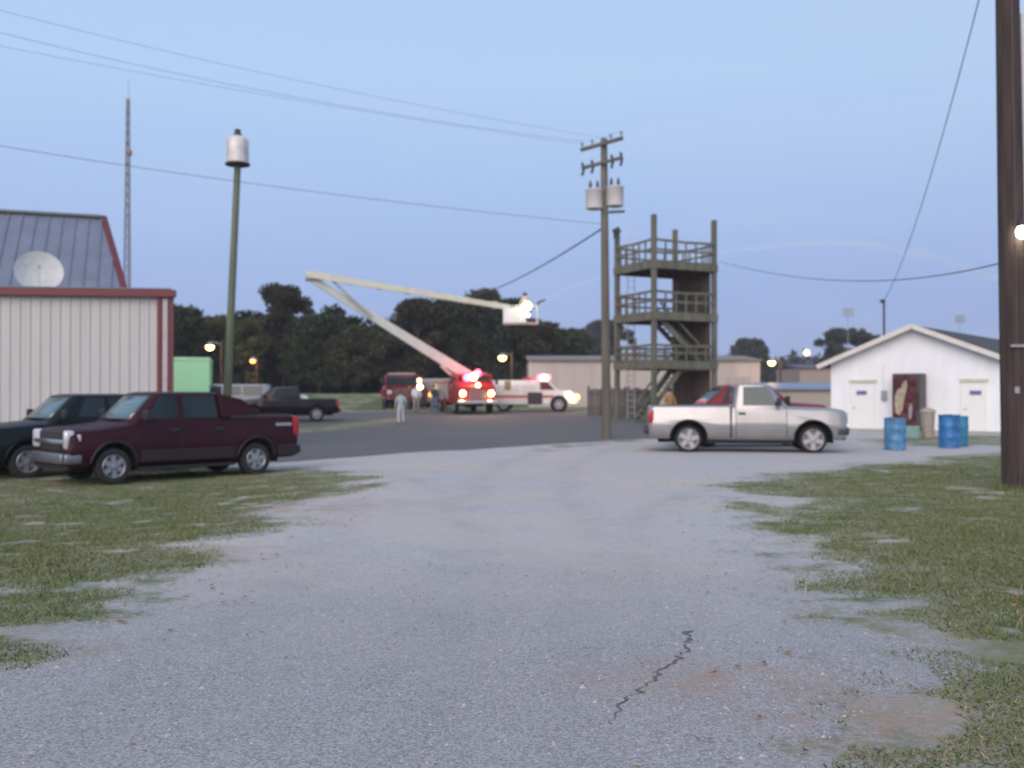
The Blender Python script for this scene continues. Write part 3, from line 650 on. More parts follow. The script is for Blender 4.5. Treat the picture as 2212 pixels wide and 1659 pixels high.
def front_x(xd):                     # local x on the front wall that shows at a column of the photograph
    k_ = (xd - CX) / F; c_, s_ = math.cos(fb), math.sin(fb); return (k_ * Aw.y - Aw.x) / (c_ - k_ * s_)
HEAD = pm('yellowed_trim', (.52, .50, .36), .6); BLUESIGN = pm('blue_sign', (.11, .14, .30), .5); DOORW = pm('white_door', (.74, .75, .72), .55, 0, .03)
for i, (xa, xb_, sx_) in enumerate(((1840, 1890, 1862), (2079, 2130, 2108))):
    xa, xb_, sx_ = front_x(xa), front_x(xb_), front_x(sx_); mb = MB(); mb.box(((xa + xb_) / 2, -.02, 1.02), (xb_ - xa - .06, .04, 2.04)); d_ = part('door', mb, DOORW, wb)
    mb = MB()
    for x in (xa, xb_): mb.box((x, -.03, 1.05), (.07, .06, 2.1))
    part('door_frame', mb, DOORW, wb)
    mb = MB(); mb.box(((xa + xb_) / 2, -.035, 2.16), (xb_ - xa + .2, .07, .13)); part('door_header', mb, HEAD, wb)
    mb = MB(); mb.box((sx_, -.055, 1.66), (.44, .02, .17)); part('sign', mb, BLUESIGN, d_)
    mb = MB(); mb.sphere((xa + .12, -.07, 1.0), .04, 8); part('door_knob', mb, STEEL, d_)
jx = front_x(1911)
mb = MB(); mb.bbox((jx, -.07, 1.55), (.22, .13, .42), .02); part('meter_box', mb, STEEL, wb)
mb = MB(); mb.tube([(jx - .04, -.06, 1.7), (jx - .04, -.06, 2.9)], .03, 8); part('conduit', mb, WHITE, wb)
mx_ = front_x(1905); mt = P(1903, 648, 42.6).z - wbz
mb = MB(); mb.tube([(mx_, .3, EV), (mx_, .3, mt)], .05, 8); mb.bbox((mx_ - .04, .25, mt), (.2, .16, .16), .04); part('service_mast', mb, DKSTEEL, wb)
mw_ = Matrix.Translation((Aw.x, Aw.y, wbz)) @ Matrix.Rotation(fb, 4, 'Z')
wire('service cable dropping steeply from the right hand pole to the white building', rb + tp * .97, mw_ @ Vector((mx_, .25, mt)), .9, .012, 'service_cable')
mb = MB(); mb.box((0, -.75, .02), (HW * 2 + .3, 1.5, .16)); sl2 = part('concrete_pad', mb, CONCRETE, None); sl2.matrix_world = mw_; struct(sl2)
# vending machine
vm_x = front_x(1973); vl = mw_ @ Vector((vm_x, -.55, .10))
vm = thing('vending_machine', 'dark red drinks vending machine between the two doors of the white building', 'vending machine', vl, fb)
VW, VD, VH = 1.15, .8, 2.36
mb = MB(); mb.bbox((0, 0, VH / 2), (VW, VD, VH), .03); part('cabinet', mb, pm('dark_grey_cabinet', (.06, .05, .05), .5), vm)
def vend_mat():
    m = pm('vending_front_print', (.12, .02, .025), .35); N, L = m.node_tree.nodes, m.node_tree.links; b = N['Principled BSDF']
    t_ = N.new('ShaderNodeTexCoord'); nz_ = N.new('ShaderNodeTexNoise'); nz_.inputs['Scale'].default_value = 3.2; nz_.inputs['Detail'].default_value = 4; L.new(t_.outputs['Object'], nz_.inputs['Vector'])
    c = N.new('ShaderNodeValToRGB'); L.new(nz_.outputs['Fac'], c.inputs[0]); el = c.color_ramp.elements
    el[0].position = .40; el[0].color = (.022, .008, .010, 1); el[1].position = .62; el[1].color = (.12, .028, .022, 1); k_ = el.new(.52); k_.color = (.06, .010, .012, 1)
    L.new(c.outputs[0], b.inputs['Base Color']); return m
mb = MB(); mb.bbox((-.06, -VD / 2 - .012, 1.22), (.94, .03, 2.06), .01); part('front_panel', mb, vend_mat(), vm)
mb = MB()
sw = [(-.12, 1.98), (.02, 2.10), (.06, 1.85), (-.02, 1.5), (-.10, 1.15), (-.14, .85), (-.26, .62), (-.42, .72), (-.47, 1.1), (-.44, 1.5), (-.32, 1.72), (-.2, 1.74)]
mb.panel([(x, -VD / 2 - .029, z) for x, z in sw], .004); part('print_swirl', mb, pm('cream_print', (.33, .28, .20), .5, 0, .45, 7), vm)
mb = MB(); mb.panel([(x, -VD / 2 - .0295, z) for x, z in ((.12, .45), (.22, .5), (.26, .95), (.2, 1.15), (.1, .9))], .004); part('print_highlight', mb, pm('grey_print', (.28, .24, .25), .4), vm)
mb = MB(); mb.bbox((.46, -VD / 2 - .015, 1.2), (.10, .03, .7), .01); part('coin_panel', mb, BLACK, vm)
mb = MB(); mb.bbox((-.05, -VD / 2 - .02, .24), (.7, .03, .2), .01); part('delivery_slot', mb, BLACK, vm)
# tan bin by the machine
bq = G(2004, 946); t = thing('tan_bin', 'tan waist high bin standing beside the vending machine', 'bin', bq, fb)
mb = MB(); mb.lathe([(.21, 0), (.25, .9), (.27, .92), (.27, .97)], 16); part('body', mb, pm('tan_plastic', (.29, .25, .21), .6), t, 40)
mb = MB(); mb.lathe([(.275, .97), (.24, 1.05), (.1, 1.1)], 16); part('lid', mb, pm('tan_lid', (.33, .29, .23), .6), t, 40)
bq = G(1968, 946); t = thing('teal_crate', 'low teal plastic crate on the ground below the vending machine', 'crate', bq, fb + .2)
TEAL = pm('teal_plastic', (.16, .27, .25), .5)
for (c_, s_) in (((0, -.22, .22), (.6, .03, .44)), ((0, .22, .22), (.6, .03, .44)), ((-.285, 0, .22), (.03, .41, .44)), ((.285, 0, .22), (.03, .41, .44)), ((0, 0, .03), (.54, .41, .03))):
    mb = MB(); mb.bbox(c_, s_, .008); part('side_panel', mb, TEAL, t)
# drums
DRUM = [pm('faded_blue_drum', (.07, .20, .36), .4, 0, .45, 5), pm('blue_drum', (.025, .14, .34), .4, 0, .45, 5), pm('teal_blue_drum', (.03, .18, .30), .45, 0, .45, 5)]
for i, (xd, yd, dz, lab) in enumerate(((1933, 971, 0, 'lighter blue steel drum nearest the silver pickup'), (2050, 968, 0, 'deep blue steel drum in front of the right hand door'), (2078, 966, .3, 'blue steel drum half hidden behind the deep blue one'))):
    q = G(xd, yd); q.y += dz; q.z = gat(q.x, q.y); t = thing('steel_drum', lab, 'drum', q, i * .7, 'blue drums outside the white building')
    mb = MB(); r_ = .30; hh = .93 + (.06 if i == 1 else 0)
    pr = [(r_ * .97, 0), (r_ * 1.02, .015), (r_, .04)]
    for zf in (.33, .66): pr += [(r_, hh * zf - .04), (r_ * 1.045, hh * zf), (r_, hh * zf + .04)]
    pr += [(r_, hh - .05), (r_ * 1.03, hh - .02), (r_ * 1.03, hh), (r_ * .97, hh), (r_ * .96, hh - .2)]
    mb.lathe(pr, 28); part('shell', mb, DRUM[i], t, 40)
    mb = MB(); mb.sphere((.05, 0, hh - .09), .2, 10, (1.1, 1.1, .55)); mb.sphere((-.12, .05, hh - .07), .13, 8, (1, 1, .7)); part('rubbish_bag', mb, BLACK, t, 60)

# ------------------------------------------------------------------ background buildings
def shed(name, label, x0, x1, y_top, d, depth, wallm, roofm, roof_h=.5, cat='building', ztop=None, yaw_=0):
    a = P(x0, y_top, d); b = P(x1, y_top, d); g0 = gat((a.x + b.x) / 2, d); H = a.z - g0; W = b.x - a.x
    t = thing(name, label, cat, ((a.x + b.x) / 2, d, g0 - .2), yaw_); H += .2
    mb = MB(); mb.box((0, depth / 2, (H - roof_h) / 2), (W, depth, H - roof_h)); part('wall', mb, wallm, t)
    mb = MB(); mb.panel([(-W / 2 - .15, -.3, H - roof_h + .01), (W / 2 + .15, -.3, H - roof_h + .01), (W / 2 + .15, depth * .55, H), (-W / 2 - .15, depth * .55, H)], .08); part('roof', mb, roofm, t)
    return t, W, H
TAN = pm('tan_metal_wall', (.42, .37, .345), .65, 0, .1, .5, stretch=(2, 2, .3)); GREYR = pm('grey_metal_roof', (.19, .175, .165), .9, 0); 
lt, W_, H_ = shed('tan_long_building', 'long low tan metal building behind the tower', 1142, 1642, 764, 86, 12, TAN, GREYR, .62)
for i in range(13):
    mb = MB(); mb.box((-W_ / 2 + W_ * (i + .5) / 13 if i else -W_ / 2 + .2, -.04, (H_ - .62) / 2), (.16, .06, H_ - .64)); part('wall_batten', mb, TAN if i else pm('pale_corner_trim', (.52, .48, .44), .6), lt)
for i in range(3):
    mb = MB(); mb.box((2.5 + i * 2.8, -.03, 1.5), (2.0, .05, 2.6)); part('bay_door', mb, pm('grey_bay_door', (.33, .30, .29), .6), lt)
shed('far_brick_building', 'far tan building with dark roof left of the white building', 1728, 1840, 786, 112, 10, pm('tan_brick', (.30, .24, .21), .8, 0, .15), pm('dusky_roof', (.09, .09, .11), .7), .5)
shed('blue_roofed_shed', 'low shed with blue grey roof behind the silver pickup', 1660, 1830, 828, 76, 7, pm('buff_wall', (.36, .31, .26), .8), pm('blue_grey_roof', (.17, .21, .31), .5), .5)
# weathered board fence
fa, fbk = P(1268, 0, 60), P(1415, 0, 58.5)
fn = thing('board_fence', 'weathered grey board fence left of the tower foot', 'fence', on(fa.x, fa.y)); fdir = (fbk - fa); fdir.z = 0; fl = fdir.length; fdir.normalize()
WEATH = [pm('weathered_board_%d' % i, c, .9, 0, .3, 4, .3, stretch=(1, 1, .2)) for i, c in enumerate(((.10, .095, .09), (.075, .07, .07), (.12, .105, .095)))]
nb = int(fl / .19)
for i in range(nb):
    p = fdir * (i * .19 + .1); zz = gat(fa.x + p.x, fa.y + p.y) - gat(fa.x, fa.y); hh = 1.65 + random.uniform(-.1, .12)
    mb = MB(); mb.box((p.x, p.y, zz + hh / 2), (.165, .03, hh)); part('board', mb, WEATH[i % 3], fn)
for hh in (.5, 1.3):
    mb = MB(); mb.beam(Vector((0, .05, hh)), fdir * fl + Vector((0, .05, hh)), .05, .1); part('fence_rail', mb, WEATH[1], fn)

# yard lights and stadium lights
def yard_light(label, xd, yd, d, mat, col, r_=.22, pw=60, name='yard_light', group='sodium yard lights', arm_=.8):
    q = P(xd, yd, d); b_ = on(q.x + arm_, q.y + .3); t = thing(name, label, 'street light', b_, 0, group); h = q.z - b_.z
    mb = MB(); mb.tube([(0, 0, -.1), (0, 0, h + .5)], [.12, .09], 8); part('pole', mb, DKWOOD, t, 50)
    mb = MB(); mb.tube([(0, 0, h + .15), (-arm_ * .6, -.2, h + .35), (-arm_, -.3, h + .3)], .035, 6); part('arm', mb, STEEL, t)
    mb = MB(); mb.lathe([(r_ * .9, h + .06), (r_ * 1.0, h + .12), (r_ * .5, h + .3), (.05, h + .36)], 12, (-arm_, -.3, 0)); part('hood', mb, STEEL, t, 50)
    mb = MB(); mb.sphere((-arm_, -.3, h), r_, 12, (1, 1, .9)); part('globe', mb, mat, t, 60)
    if pw: point('glow', (-arm_, -.75, h - .3), col, pw, r_, t)
    return t
yard_light('bright yellow yard light above the green lit shed', 453, 749, 74, LAMPY, (1, .6, .15), .30, 60)
yard_light('small dim orange light low against the dark trees', 546, 779, 93, LAMPO, (1, .35, .08), .27, 60, arm_=.3)
yard_light('yellow yard light at the left end of the long tan building', 1085, 772, 82, LAMPY, (1, .6, .15), .32, 110)
yard_light('yellow yard light right of the tower', 1667, 783, 84, LAMPY, (1, .65, .2), .30, 60)
yard_light('pale whitish far light left of the white building', 1743, 762, 120, LAMPD, (1, .8, .55), .42, 0, group='far lights', arm_=-.3)
for xd, yd, d, lab in ((1832, 676, 170, 'faint stadium floodlight rack on a thin pole above the round tree'), (2073, 690, 190, 'very faint stadium floodlight rack above the white building roof')):
    q = P(xd, yd, d); b_ = on(q.x, q.y); t = thing('stadium_light', lab, 'floodlight', b_, 0, 'stadium floodlights'); h = q.z - b_.z
    mb = MB(); mb.tube([(0, 0, -.1), (0, 0, h + 1)], .06, 6); part('pole', mb, STEEL, t)
    for i in range(3):
        mb = MB(); mb.beam((-.9, 0, h - .5 + i * .5), (.9, 0, h - .5 + i * .5), .05, .05); cb = part('crossbar', mb, STEEL, t)
        for k in range(4):
            mb = MB(); mb.lathe([(.05, 0), (.2, -.12), (.22, -.3)], 8, (-.72 + k * .48, -.1, h - .45 + i * .5), axis='y'); part('lamp', mb, STEEL, cb)

# ------------------------------------------------------------------ vehicles
PRF = [(0, .90), (.06, .955), (.2, .985), (.40, 1.0), (.55, 1.0), (.59, .978), (.84, .962), (.94, .925), (1.0, .80)]
def prf(t):
    t = max(0, min(1, t))
    for (a, pa), (b, pb) in zip(PRF, PRF[1:]):
        if t <= b: return pa + (pb - pa) * (t - a) / (b - a)
    return PRF[-1][1]
def lerp_st(st, x):
    for a, b in zip(st, st[1:]):
        if b[0] <= x <= a[0]:
            t = (a[0] - x) / (a[0] - b[0] + 1e-9); return [a[i] + (b[i] - a[i]) * t for i in range(4)]
    return list(st[0] if x > st[0][0] else st[-1])
RIMS = {}
def wheel_meshes(r_, rimm, spokes=6, q=.66):
    key = (r_, rimm.name, spokes, q)
    if key not in RIMS:
        hub = MB(); hub.lathe([(r_ * .2, -.1), (r_ * .5, -.1), (r_ * .5, .02), (r_ * .2, .03)], 20, axis='y')
        ty = MB(); p = [(r_ * q, -.11), (r_ * (q + 1) / 2, -.135), (r_ * .96, -.115), (r_, -.07), (r_, .07), (r_ * .96, .115), (r_ * (q + 1) / 2, .135), (r_ * q, .11), (r_ * (q - .02), 0), (r_ * q, -.11)]
        ty.lathe(p, 32, axis='y', cap=False)
        rm = MB(); rm.lathe([(r_ * (q - .04), .07), (r_ * (q + .01), .115), (r_ * (q - .02), .125), (r_ * (q - .08), .10), (r_ * (q - .09), .06)], 28, axis='y', cap=False)
        rm.lathe([(r_ * (q - .08), .05), (r_ * .2, .06), (.01, .06)], 28, axis='y', cap=False, m=1)
        for k in range(spokes):
            a = 2 * math.pi * k / spokes; rot = Matrix.Rotation(a, 3, 'Y'); rm.box(rot @ Vector((r_ * (q - .06) * .64, .088, 0)), (r_ * (q - .06) * .76, .05, r_ * q * .42), rot)
        rm.lathe([(r_ * .20, .06), (r_ * .18, .13), (r_ * .08, .14), (.005, .14)], 16, axis='y')
        RIMS[key] = (mesh('wheel', hub, UNDER, 40), mesh('tyre', ty, RUBBER, 50), mesh('rim', rm, [rimm, pm('rim_shadow', (.16, .165, .18), .5, .5)], 40))
    return RIMS[key]
def vehicle(name, label, cat, sp, loc, rz, group=None):
    t = thing(name, label, cat, loc, rz, group); st = sp['st']; pnt = sp['paint']; g = sp['gh']; r_ = sp['r']; glass = sp.get('glass', GLASS)
    W = max(s_[3] for s_ in st)
    # lower body with wheel arches cut in
    mb = MB(); ring = []
    for x, zb, zt, ww in st:
        q = [(x, -ww * p, zb + (zt - zb) * tt) for tt, p in PRF] + [(x, 0, zt + sp.get('crown', .02))] + [(x, ww * p, zb + (zt - zb) * tt) for tt, p in PRF[::-1]]; ring.append(q)
    kk = len(ring[0]); vs = [p for q in ring for p in q]
    fs = [(i * kk + j, i * kk + (j + 1) % kk, (i + 1) * kk + (j + 1) % kk, (i + 1) * kk + j) for i in range(len(ring) - 1) for j in range(kk)]
    fs += [tuple(range(kk)), tuple((len(ring) - 1) * kk + j for j in range(kk))[::-1]]
    mb.add(vs, fs); body = part('body', mb, [pnt, UNDER], t, 38)
    cu = MB(); gap_ = sp.get('gap', .12)
    for xa in sp['ax']:
        for s_ in (-1, 1): cu.lathe([(r_ + gap_, s_ * W * .52), (r_ + gap_, s_ * (W + .3))], 36, (xa, 0, r_ + .02), axis='y')
    if sp.get('bed'):
        x0, x1, zf = sp['bed']; cu.box(((x0 + x1) / 2, 0, zf + .5), (abs(x0 - x1), (W - .13) * 2 * .93, 1.0))
    co = ob('cutter', mesh('cutter', cu, UNDER)); 
    co.parent = t
    md = body.modifiers.new('arch', 'BOOLEAN'); md.object = co; md.operation = 'DIFFERENCE'; md.solver = 'EXACT'; md.material_mode = 'TRANSFER'
    bpy.context.view_layer.update(); join_mod(body); bpy.data.objects.remove(co)
    body.data.polygons.foreach_set('use_smooth', [True] * len(body.data.polygons)); body.data.set_sharp_from_angle(angle=R(38))
    for xa in sp['ax']:                     # arch lips
        for s_ in (-1, 1):
            pts = []; zc = r_ + .02
            for i in range(15):
                a = R(8 + 164 * i / 14); x = xa + (r_ + gap_ - .01) * math.cos(a); z = zc + (r_ + gap_ - .01) * math.sin(a); sx = lerp_st(st, x)
                if z < sx[1]: continue
                pts.append((x, s_ * (sx[3] * prf((z - sx[1]) / (sx[2] - sx[1])) + .004), z))
            mb = MB(); mb.tube(pts, .022, 6); part('wheel_arch', mb, sp.get('lip', pnt), t, 60)
    # cabin
    def gp_(s_): return (g['xfb'] + (g['xft'] - g['xfb']) * s_, g['xrb'] + (g['xrt'] - g['xrb']) * s_, g['wb'] + (g['wr'] - g['wb']) * s_, g['zb'] + (g['zr'] - g['zb']) * s_)
    bul = .10
    def plan(xf, xr, ww, z, shr=0):
        xf -= shr; xr += shr; ww -= shr; pts = []; rc = min(.16, ww * .3)
        for (cx, cy, a0) in ((xf - rc, ww - rc, 90), (xf - rc, -ww + rc, 0), (xr + rc, -ww + rc, -90), (xr + rc, ww - rc, -180)):
            for i in range(5):
                a = R(a0 - 90 * i / 4); x = cx + rc * math.cos(a); y = cy + rc * math.sin(a)
                if a0 in (90, 0): x += bul * (1 - (y / ww) ** 2) - bul * .35
                pts.append((x, y, z))
        return pts
    mb = MB(); rings = []
    for s_ in (-.12, 0, .3, .6, .86, .96): rings.append(plan(*gp_(s_)))
    xf, xr, ww, z = gp_(1.0); rings += [plan(xf, xr, ww, z - .01, .035), plan(xf, xr, ww, z + .012, .12), plan(xf, xr, ww, z + .022, .3)]
    kk = len(rings[0]); mb.add([p for q in rings for p in q], [(i * kk + j, i * kk + (j + 1) % kk, (i + 1) * kk + (j + 1) % kk, (i + 1) * kk + j) for i in range(len(rings) - 1) for j in range(kk)] + [tuple((len(rings) - 1) * kk + j for j in range(kk))])
    part('cab', mb, sp.get('cabpaint', pnt), t, 45)
    # glazing
    for nm, front in (('windshield', 1), ('rear_window', 0)):
        mb = MB(); cols = 8; rows = [.10, .35, .6, .88]; vs = []
        for s_ in rows:
            xf, xr, ww, z = gp_(s_); lim = ww - (.13 if front else .17)
            for i in range(cols + 1):
                y = -lim + 2 * lim * i / cols; x = (xf + bul * (1 - (y / ww) ** 2) - bul * .35 + .008) if front else xr - .008
                if front and abs(y) > ww - .16: x -= .012
                vs.append((x, y, z))
        mb.add(vs, [(r * (cols + 1) + i, r * (cols + 1) + i + 1, (r + 1) * (cols + 1) + i + 1, (r + 1) * (cols + 1) + i) for r in range(len(rows) - 1) for i in range(cols)])
        o = part(nm, mb, glass if not front else sp.get('wsglass', glass), t, 60); sm = o.modifiers.new('thick', 'SOLIDIFY'); sm.thickness = .006
    for (xb0, xb1, xt0, xt1, s0, s1) in sp['win']:
        for s_ in (-1, 1):
            def yy(q): return s_ * (gp_(q)[2] + .006)
            def zq(q): return gp_(q)[3]
            pts = [(xb0, yy(s0), zq(s0)), (xb1, yy(s0), zq(s0)), (xt1, yy(s1), zq(s1)), (xt0, yy(s1), zq(s1))]
            mb = MB(); mb.panel(pts if s_ > 0 else pts[::-1], .006); part('side_window', mb, glass, t)
    # doors follow the body side
    for (x0, x1) in sp['doors']:
        for s_ in (-1, 1):
            mb = MB(); vs = []; nz_, nx_ = 7, 4
            for i in range(nx_ + 1):
                x = x0 + (x1 - x0) * i / nx_; a, zb, zt, ww = lerp_st(st, x)
                for k in range(nz_ + 1):
                    tt = .10 + .80 * k / nz_; vs.append((x, s_ * (ww * prf(tt) + .003), zb + (zt - zb) * tt))
            mb.add(vs, [(i * (nz_ + 1) + k, i * (nz_ + 1) + k + 1, (i + 1) * (nz_ + 1) + k + 1, (i + 1) * (nz_ + 1) + k) for i in range(nx_) for k in range(nz_)])
            k2 = len(vs); g_ = lambda i, k: i * (nz_ + 1) + k
            mb.add([(x, y - s_ * .012, z) for x, y, z in vs], []); rim_ = [g_(i, 0) for i in range(nx_ + 1)] + [g_(nx_, k) for k in range(1, nz_ + 1)] + [g_(i, nz_) for i in range(nx_ - 1, -1, -1)] + [g_(0, k) for k in range(nz_ - 1, 0, -1)]
            for a_i, b_i in zip(rim_, rim_[1:] + rim_[:1]): mb.f.append((a_i, b_i, b_i + k2, a_i + k2)); mb.m.append(0)
            d_ = part('door', mb, pnt, t, 30)
            xm = (x0 + x1) / 2; a, zb, zt, ww = lerp_st(st, x1); yv = s_ * (ww * prf(.78) + .02); zv = zb + (zt - zb) * .78
            mb = MB(); mb.bbox((min(x0, x1) + .16, yv, zv), (.2, .045, .06), .015); part('handle', mb, sp.get('trim', BLACK), d_)
            for xe in (x0, x1):                 # seam
                a, zb, zt, ww = lerp_st(st, xe); pts = [(xe, s_ * (ww * prf(q) + .0045), zb + (zt - zb) * q) for q in (.1, .3, .5, .65, .8, .92)]
                mb = MB(); mb.tube(pts, .009, 5); part('door_seam', mb, UNDER, d_)
    for s_ in (-1, 1):
        mb = MB(); mb.bbox((g['xfb'] - .28, s_ * (g['wb'] + .17), g['zb'] + .14), (.12, .2, .22), .04); mb.beam((g['xfb'] - .28, s_ * (g['wb'] - .02), g['zb'] + .08), (g['xfb'] - .28, s_ * (g['wb'] + .1), g['zb'] + .1), .06, .04); part('mirror', mb, BLACK, t, 40)
    # wheels
    hub, ty, rm = wheel_meshes(r_, sp.get('rim', ALLOY), sp.get('spokes', 6), sp.get('rimf', .66))
    for xa in sp['ax']:
        for s_ in (-1, 1):
            wh = ob('wheel', hub, t, (xa, s_ * (W - .17), r_), (0, random.uniform(0, 1), 0 if s_ > 0 else math.pi)); ob('tyre', ty, wh); ob('rim', rm, wh)
    mb = MB(); mb.box(((st[0][0] + st[-1][0]) / 2, 0, st[1][1] - .01), (abs(st[0][0] - st[-1][0]) * .90, W * 1.0, .22)); mb.box(((sp['ax'][0] + sp['ax'][1]) / 2, 0, st[4][1] - .03), (sp['ax'][0] - sp['ax'][1] - 2 * r_ - .3, W * 1.72, .14))  # second box: chassis widened and lowered to deepen the shade under the vehicle
    for xa in sp['ax']: mb.tube([(xa, -W + .2, r_), (xa, W - .2, r_)], .06, 8)
    part('chassis', mb, UNDER, t)
    # front
    xF, xR = st[0][0], st[-1][0]; fz = sp['face']                      # (z grille centre, height, half width)
    mb = MB(); mb.bbox((xF - .01, 0, fz[0]), (.07, fz[2] * 2, fz[1]), .03); gr = part('grille', mb, sp.get('grillem', BLACK), t, 40)
    mb = MB(); mb.bbox((xF + .035, 0, fz[0] - .01), (.03, fz[2] * 2 + .62, .09), .02); part('grille_bar', mb, sp.get('barm', CHROME), gr, 40)
    for s_ in (-1, 1):
        mb = MB(); mb.bbox((xF - .07, s_ * (fz[2] + .19), fz[0] + .03), (.2, .33, fz[1] * .92), .05, rot=Matrix.Rotation(s_ * -R(14), 3, 'Z')); h_ = part('headlight', mb, sp.get('hlm', LENS), t, 50)
        mb = MB(); mb.bbox((xF - .17, s_ * (fz[2] + .335), fz[0]), (.18, .10, fz[1] * .7), .03, rot=Matrix.Rotation(s_ * -R(20), 3, 'Z')); part('turn_signal', mb, sp.get('sigm', AMBER), h_, 50)
    bm_ = sp.get('bump', CHROME)
    mb = MB(); bw = W * 2 - .04; bz = sp['bumpz']
    mb.bbox((xF + .03, 0, bz), (.16, bw * .8, .22), .05, 3)
    for s_ in (-1, 1): mb.bbox((xF - .10, s_ * (bw * .46), bz), (.34, .14, .21), .05, 3, rot=Matrix.Rotation(-s_ * R(12), 3, 'Z'))
    part('front_bumper', mb, bm_, t, 40)
    mb = MB(); mb.bbox((xF - .06, 0, bz - .17), (.14, bw * .84, .16), .04); part('air_dam', mb, UNDER, t)
    mb = MB(); mb.bbox((xR - .05, 0, sp.get('rbz', bz)), (.17, bw * .92, .20), .04); part('rear_bumper', mb, sp.get('rbump', bm_), t, 40)
    for s_ in (-1, 1):
        q = lerp_st(st, xR + .08); zc = sp['tail'][0]
        mb = MB(); mb.bbox((xR + .055, s_ * (q[3] * .935), zc), (.15, .15, sp['tail'][1]), .03); part('tail_light', mb, REDLENS, t, 40)
    if sp.get('bed'):
        mb = MB(); mb.bbox((xR - .006, 0, (lerp_st(st, xR)[2] + .5) / 2 + .08), (.03, W * 1.5, .56), .02); part('tailgate', mb, pnt, t)
    else:
        mb = MB(); mb.bbox((xR - .006, 0, .85), (.03, W * 1.5, .4), .02); part('tailgate', mb, pnt, t)
    return t

def pickup(L, cabf, cabr, ax_, W=1.0, hood=1.16, belt=1.30, roof=1.86, zb=.41, bedz=1.28, ws=.62, xF=None, xR=None, **k):
    xF, xR = xF or L / 2, xR or -L / 2
    st = [(xF, zb + .06, hood - .07, W * .925), (xF - .05, zb + .03, hood - .02, W * .965), (xF - .2, zb, hood + .01, W * .99), (xF - .6, zb, hood + .03, W), (cabf + .02, zb, belt - .04, W),
          (cabf - .12, zb, belt, W), (cabr, zb, belt, W), (cabr - .08, zb, bedz, W), (xR + .15, zb + .03, bedz, W * .995), (xR + .03, zb + .06, bedz - .02, W * .975), (xR, zb + .08, bedz - .05, W * .95)]
    d = dict(st=st, ax=ax_, r=.39, gh=dict(xfb=cabf, xft=cabf - ws, xrt=cabr + .10, xrb=cabr + .0, zb=belt - .02, zr=roof, wb=W * .93, wr=W * .77),
             bed=(cabr - .10, xR + .07, .78), face=(.93, .42, .50), bumpz=.60, tail=(bedz - .22, .40))
    d.update(k); return d
def rot2(rz, x, y): return Vector((math.cos(rz) * x - math.sin(rz) * y, math.sin(rz) * x + math.cos(rz) * y))
def place(contact, rz, lx, ly):           # origin so that local (lx, ly) lands on a ground point
    o = Vector(contact[:2]) - rot2(rz, lx, ly); return Vector((o.x, o.y, gat(o.x, o.y)))

# maroon crew cab truck
hd = R(225)
MAROON = paint('maroon_paint', (.026, .0028, .007), .0, .45, .0)
sp1 = pickup(5.3, 1.40, -.85, (1.74, -1.56), W=1.0, hood=1.15, belt=1.30, roof=1.90, zb=.36, bedz=1.40, ws=.62, xF=2.66, xR=-2.66, r=.375, rimf=.64, gap=.13, paint=MAROON, glass=GLASS, grillem=BLACK, bump=pm('dull_chrome', (.20, .21, .23), .35, .7), rbump=BLACK, lip=BLACK, bumpz=.56, face=(.91, .42, .56), sigm=LENS,
             win=[(1.02, .31, .74, .33, .10, .88), (.20, -.62, .21, -.58, .10, .88)], doors=[(1.22, .27), (.23, -.78)], tail=(1.12, .46), wsglass=pm('sky_glass', (.07, .12, .14), .12, 0, .05, spec=1))  # windshield: pale blue sky reflection put into the base colour
fw = G(243, 1047); lo = place(fw, hd, 1.74, .85)
mar = vehicle('crew_cab_truck', 'dark maroon crew cab truck with chrome grille bar on the left lawn', 'truck', sp1, lo, hd)
for s_ in (-1, 1):                         # sloping sail panels behind the cab
    mb = MB(); pts = [(-.62, s_ * .80, 1.875), (-.66, s_ * .945, 1.37), (-1.62, s_ * .95, 1.395), (-1.20, s_ * .87, 1.74)]
    mb.panel(pts if s_ > 0 else pts[::-1], .05); part('sail_panel', mb, MAROON, mar)
    for x0_, x1_ in ((1.18, -1.02), (-2.12, -2.62)):
        mb = MB(); mb.bbox(((x0_ + x1_) / 2, s_ * .99, .56), (x0_ - x1_, .06, .26), .03); part('lower_cladding', mb, pm('dark_cladding', (.014, .006, .008), .7), mar)
    mb = MB(); mb.bbox((-2.25, s_ * 1.0, 1.16), (.42, .012, .07), .004); part('side_badge', mb, pm('grey_badge', (.3, .3, .33), .4), mar)
mb = MB(); mb.bbox((2.69, 0, .91), (.02, .22, .07), .01); part('badge', mb, pm('gold_badge', (.45, .33, .08), .35, .6), mar)
mb = MB(); mb.box((0.1, .0, .30), (2.2, 2.0, .05)); part('running_board', mb, BLACK, mar)

# black pickup beside it
sp2 = pickup(5.5, 1.25, -.9, (1.70, -1.58), W=.98, hood=1.15, belt=1.29, roof=1.86, zb=.36, r=.375, rimf=.64, gap=.12, paint=paint('black_green_paint', (.006, .008, .009), .0, .35, .0), bump=pm('grey_bumper', (.30, .31, .33), .4, .6), sigm=LENS,
             win=[(.6, -.05, .4, -.03, .12, .86), (-.15, -.72, -.13, -.7, .12, .86)], doors=[(1.1, -.1), (-.14, -.85)], wsglass=pm('sky_reflection_glass_b', (.07, .12, .13), .15, 0, .05, spec=1))  # windshield colour lifted the same way, with the sky's reflection painted in
fw = G(58, 1034); lo = place(fw, hd, 1.70, .83)
vehicle('black_pickup', 'black pickup at the left edge half hidden behind the maroon truck', 'truck', sp2, lo, hd)

